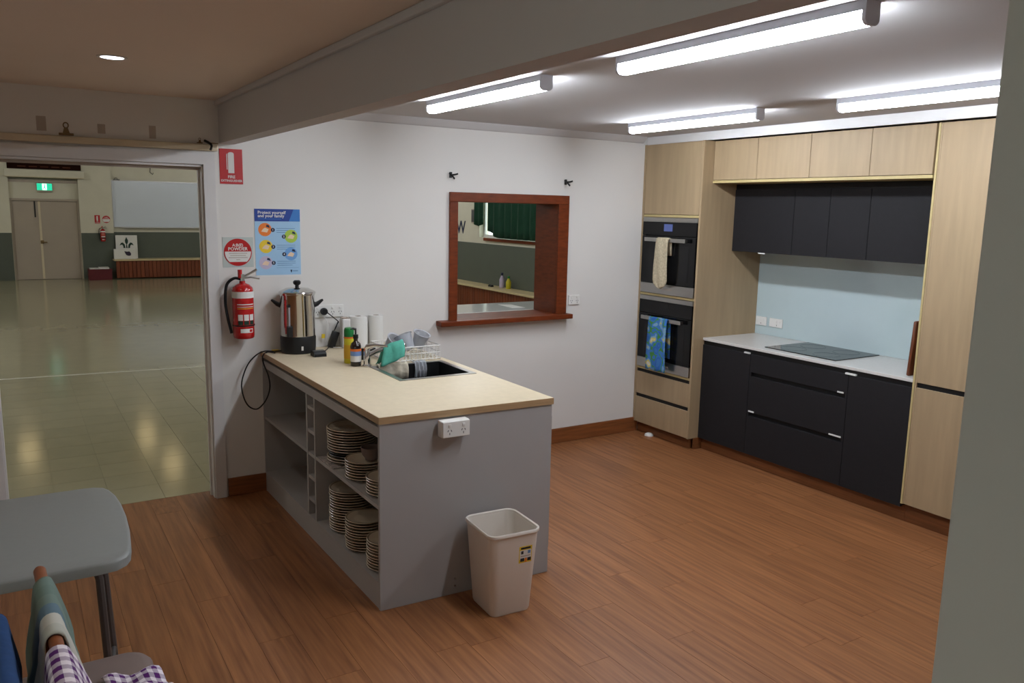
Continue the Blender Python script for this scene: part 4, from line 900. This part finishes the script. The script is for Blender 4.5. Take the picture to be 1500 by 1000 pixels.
# hooks by the hatch, clips on the rail
for k, (x, z) in enumerate(((1.565, 2.035), (2.535, 2.02))):
    t = thing('wall_hook', ('black wall hook above the left of the hatch', 'black wall hook above the right of the hatch')[k], 'hook', (x, 0, z))
    B(x-.010, x+.012, -.008, -.0005, z-.02, z+.02, bev=.003).build('hook_plate', 'black_pl', t)
    MB().tube(smoothpts([(x-.01, -.006, z+.012), (x+.005, -.03, z-.012), (x+.004, -.05, z-.026), (x, -.055, z-.02)]), .006).build('hook_arm', 'black_pl', t, smooth=True); MB().tube(smoothpts([(x, -.006, z), (x+.02, -.03, z+.002), (x+.036, -.045, z+.008)]), .006).build('hook_arm', 'black_pl', t, smooth=True)
def clip(x, z, s, label):
    t = thing('bulldog_clip', label, 'clip', (x, -.035, z))
    B(x-.035*s, x+.035*s, -.045, -.029, z, z+.012*s, bev=.002).build('clip_jaw', 'brass', t); MB().prism([(x-.016*s, z+.012*s), (x+.016*s, z+.012*s), (x+.009*s, z+.04*s), (x-.009*s, z+.04*s)], -.042, -.036, 'XZ').build('clip_grip', 'brass', t)
    MB().tube([(x+.012*s*math.cos(a), -.039, z+.052*s+.014*s*math.sin(a)) for a in [q*math.pi/6 for q in range(13)]], .0035*s, n=6).build('clip_ring', 'brass', t, smooth=True)
clip(-.744, 2.148, 1.0, 'large bulldog clip on the rail over the doorway'); clip(-.072, 2.147, .45, 'small bulldog clip at the right end of the rail')
t = thing('rail_hook', 'black hook at the right end of the rail above the doorway', 'hook', (-.02, -.03, 2.13)); MB().tube(smoothpts([(-.045, -.03, 2.165), (-.02, -.045, 2.15), (-.01, -.05, 2.135), (-.018, -.05, 2.11)]), .007).build('hook_arm', 'black_pl', t, smooth=True); MB().tube([(-.02, -.04, 2.152), (.03, -.035, 2.150)], .003).build('hook_wire', 'brass', t, smooth=True)
for k, (x, z, w_, h) in enumerate(((-.855, 2.205, .045, .075), (-.572, 2.196, .038, .05), (-.315, 2.195, .035, .07))):
    o = B(x-w_/2, x+w_/2, -.0014, -.0004, z-h/2, z+h/2).build('adhesive_mark', 'ghost', origin=(x, -.001, z)); tag(o, ('largest greyish adhesive patch above the doorway, at left', 'middle greyish adhesive patch above the doorway', 'right greyish adhesive patch above the doorway')[k], 'adhesive patch')

# ================================================================== LIGHT FITTINGS
def batten(x0, y0, y1, label):
    w_ = .062; t = thing('batten_light', label, 'ceiling light', (x0+w_/2, (y0+y1)/2, ZC-.066), 'kitchen batten lights')
    B(x0, x0+w_, y0+.012, y1-.012, ZC-.028, ZC-.0005).build('housing', 'batten_body', t)
    prof = [(x0+.002, ZC-.028), (x0+.002, ZC-.052), (x0+.007, ZC-.061), (x0+.016, ZC-.065), (x0+w_-.016, ZC-.065), (x0+w_-.007, ZC-.061), (x0+w_-.002, ZC-.052), (x0+w_-.002, ZC-.028)]
    MB().prism(prof, y0+.012, y1-.012, 'XZ').build('diffuser', 'diff', t)
    pe = [(x0-.001, ZC-.0005), (x0-.001, ZC-.053), (x0+.006, ZC-.062), (x0+.015, ZC-.0665), (x0+w_-.015, ZC-.0665), (x0+w_-.006, ZC-.062), (x0+w_+.001, ZC-.053), (x0+w_+.001, ZC-.0005)]
    for a, b in ((y0, y0+.012), (y1-.012, y1)): MB().prism(pe, a, b, 'XZ').build('end_cap', 'batten_body', t)
batten(.995, -1.955, -.80, 'batten light nearest the hatch, beside the beam'); batten(1.0, -3.545, -2.465, 'largest near batten light beside the beam')
batten(2.555, -1.79, -.68, 'batten light over the oven tower end'); batten(2.58, -3.42, -2.285, 'batten light above the pantry end')
t = thing('downlight', 'round recessed downlight in the passage ceiling', 'downlight', (-.625, -1.185, ZC-.004))
m = MB().lathe([(.045, -.0005), (.058, -.0005), (.058, -.004), (.050, -.006), (.045, -.004)], -.625, -1.185, ZC, n=36, capb=False, capt=False); m.build('bezel', 'white_pl', t, smooth=True)
MB().lathe([(.045, -.003), (.045, -.0008)], -.625, -1.185, ZC, n=36).build('lens', 'led', t)
def lamp(name, x, y, z, power, size, parent, color=(1, .93, .85)):
    ld = bpy.data.lights.new(name, 'SPOT'); ld.energy = power; ld.color = color; ld.spot_size = math.radians(120); ld.spot_blend = .8; ld.shadow_soft_size = size
    o = bpy.data.objects.new(name, ld); COL.objects.link(o); o.parent = parent; o.location = Vector((x, y, z))-wloc(parent); return o
lamp('downlight_beam', -.625, -1.185, ZC-.02, DOWN_W*4, .04, t, (1, .90, .78))
for x, y, lab in ((-.9, -3.6, 'added unseen second downlight in the passage ceiling above the drying rail'), (-.8, -5.6, 'added unseen third downlight in the passage ceiling nearest the rear wall')):  # two extra downlights added out of view to brighten the passage
    t = thing('downlight', lab, 'downlight', (x, y, ZC-.004))
    MB().lathe([(.045, -.0005), (.058, -.0005), (.058, -.004), (.050, -.006), (.045, -.004)], x, y, ZC, n=36, capb=False, capt=False).build('bezel', 'white_pl', t, smooth=True)
    MB().lathe([(.045, -.003), (.045, -.0008)], x, y, ZC, n=36).build('lens', 'led', t)
    lamp('downlight_beam', x, y, ZC-.02, DOWN_W*4, .04, t, (1, .90, .78))

# ================================================================== FOREGROUND: TABLE, STOOL, AIRER
t = thing('folding_table', 'grey plastic folding table with rounded corners', 'table', (-1.45, -2.05, 0))
pts = [(-2.4, -1.655), (-.86, -1.675), (-.825, -1.68), (-.795, -1.70), (-.778, -1.735), (-.765, -1.80), (-.757, -1.90), (-.755, -2.04), (-.760, -2.18), (-.770, -2.30), (-.780, -2.365), (-.795, -2.40), (-.825, -2.425), (-.87, -2.432), (-2.4, -2.43)]
def inset(pts, d, z):
    c = Vector((-1.5, -2.05)); o = []
    for x, y in pts:
        o.append((x-d if x > -2 else x, y + (d if y < -2.05 else -d)*min(1, abs(y+2.05)/.3), z))
    return o
loft([inset(pts, .012, .690), inset(pts, 0, .695), inset(pts, 0, .722), inset(pts, .004, .728), inset(pts, .010, .730)]).build('table_top', 'table_pl', t, smooth=True)
MB().tube([(-.885, -2.25, .70), (-.863, -2.25, .603), (-.854, -2.25, .328), (-.845, -2.25, .012)], .0125).build('leg', 'tube_gr', t, smooth=True)
MB().tube([(-.845, -1.85, .70), (-.82, -1.85, .432), (-.805, -1.85, .118), (-.80, -1.85, .012)], .0125).build('leg', 'tube_gr', t, smooth=True)
for y in (-2.25, -1.85): MB().lathe([(.016, .0005), (.016, .03)], (-.845 if y < -2 else -.80), y, 0, n=12).build('foot_cap', 'black_rub', t); MB().tube([(-2.25, y, .70), (-2.27, y, .012)], .0125).build('leg', 'tube_gr', t, smooth=True)
MB().tube([(-.848, -2.25, .15), (-.806, -1.85, .15)], .009).build('leg_brace', 'tube_gr', t); MB().tube([(-.876, -2.25, .655), (-1.25, -2.05, .688)], .008).build('folding_stay', 'tube_gr', t)
t = thing('stool', 'grey-brown padded stool seat below the folding table', 'stool', (-.96, -2.66, 0))
sx0, sx1, sy0, sy1 = -1.16, -.755, -2.86, -2.475
def sring(d, z): return [(-.9575+x, -2.6675+y, z) for x, y in rrect(.2025-d, .1925-d, .07-d*.5, n=6)]
loft([sring(.012, .395), sring(0, .41), sring(0, .44), sring(.012, .455), sring(.03, .46)]).build('seat_pad', 'vinyl', t, smooth=True)
for x in (-1.12, -.80):
    for y in (-2.82, -2.52): MB().tube([(x, y, .40), (x+(.02 if x > -1 else -.02), y, .002)], .011).build('leg', 'tube_gr', t, smooth=True)
MB().tube([(-1.12, -2.52, .30), (-.80, -2.52, .30)], .008).build('stretcher', 'tube_gr', t)
g = []
for i in range(9):
    row = []
    for j in range(9):
        u, v = i/8, j/8; row.append((-.90+.15*u+.03*v, -2.62-.16*v-.02*u, .466+.010*math.sin(u*9+v*5)+.008*math.sin(v*11)))
    g.append(row)
tag(MB().sheet(g).build('tea_towel', 'gingham', smooth=True, solid=.004, origin=(-.84, -2.70, .462)), 'crumpled purple gingham tea towel lying on the stool seat', 'tea towel')
t = thing('clothes_airer', 'wooden drying rail with tea towels hung over it', 'airer', (-1.06, -3.5, 0))
RZ = 1.0
MB().tube([(-1.029, -3.045, RZ), (-1.028, -3.055, RZ), (-.985, -4.0, RZ)], [.009, .0125, .0125], n=14).build('rail', 'dowel', t, smooth=True)
MB().tube([(-1.112, -3.24, RZ), (-1.062, -4.0, RZ)], .0125, n=14).build('rail', 'dowel', t, smooth=True)
for y in (-3.97,):
    xa = -1.029-(y+3.055)*.0465; xb = -1.112-(y+3.24)*.066
    MB().box(xb-.02, xa+.02, y-.012, y+.012, RZ-.034, RZ-.0125).build('cross_bar', 'dowel', t)
    for xx in (xa, xb): MB().box(xx-.012, xx+.012, y-.012, y+.012, .02, RZ-.034).build('post', 'dowel', t)
for xx, y in ((-1.029+.0100, -3.27), (-1.112+.0119, -3.42)): MB().box(xx-.010, xx+.010, y-.012, y+.012, .02, RZ-.012).build('post', 'dowel', t)
for xx, y in ((-1.02, -3.62), (-1.105, -3.70)): MB().box(xx-.014, xx+.014, y-.42, y+.42, .001, .02).build('foot', 'dowel', t)
def saddle(name, mat, y0, y1, xr, len_l, len_r, flare_l, flare_r, label, rz=RZ, lift=.014, arch=0.):
    g = []
    N = 24
    for i in range(-N, N+1):
        s = i/N; row = []
        for j in range(25):
            v = j/24; y = y0+(y1-y0)*v; x0 = xr(y); a = abs(s)
            if a < .18: x = x0 + lift*math.sin(s/.18*math.pi/2); z = rz+lift*math.cos(s/.18*math.pi/2)
            else:
                d = (a-.18)/.82; L_ = len_l if s < 0 else len_r; fl_ = flare_l if s < 0 else flare_r
                z = rz - L_*d; x = x0 + (1 if s > 0 else -1)*(lift + fl_*d**.7 + .009*math.sin(v*17+s*3)*min(1, d*3) + .004*math.sin(v*41+d*7)*min(1, d*3))
            if j == 0: z += 0
            y += .02*math.sin(s*5)*(1-v)*arch
            row.append((x, y, z))
        g.append(row)
    return tag(MB().sheet(g).build(name, mat, smooth=True, solid=.004, origin=(xr((y0+y1)/2), (y0+y1)/2, rz-max(len_l, len_r))), label, 'tea towel')
xr1 = lambda y: -1.029-(y+3.055)*.0465
xr2 = lambda y: -1.112-(y+3.24)*.066
saddle('tea_towel', 'tea_stripe', -3.135, -3.40, xr1, .34, .36, .026, .045, 'green grey striped tea towel nearest the rail tip', arch=1.2, lift=.017)
saddle('tea_towel', 'gingham', -3.455, -3.92, xr1, .33, .36, .024, .07, 'purple gingham tea towel hanging over the drying rail', lift=.019)
saddle('tea_towel', 'blue_cloth', -3.27, -3.56, xr2, .35, .30, .05, .012, 'navy blue towel on the left drying rail', lift=.020)
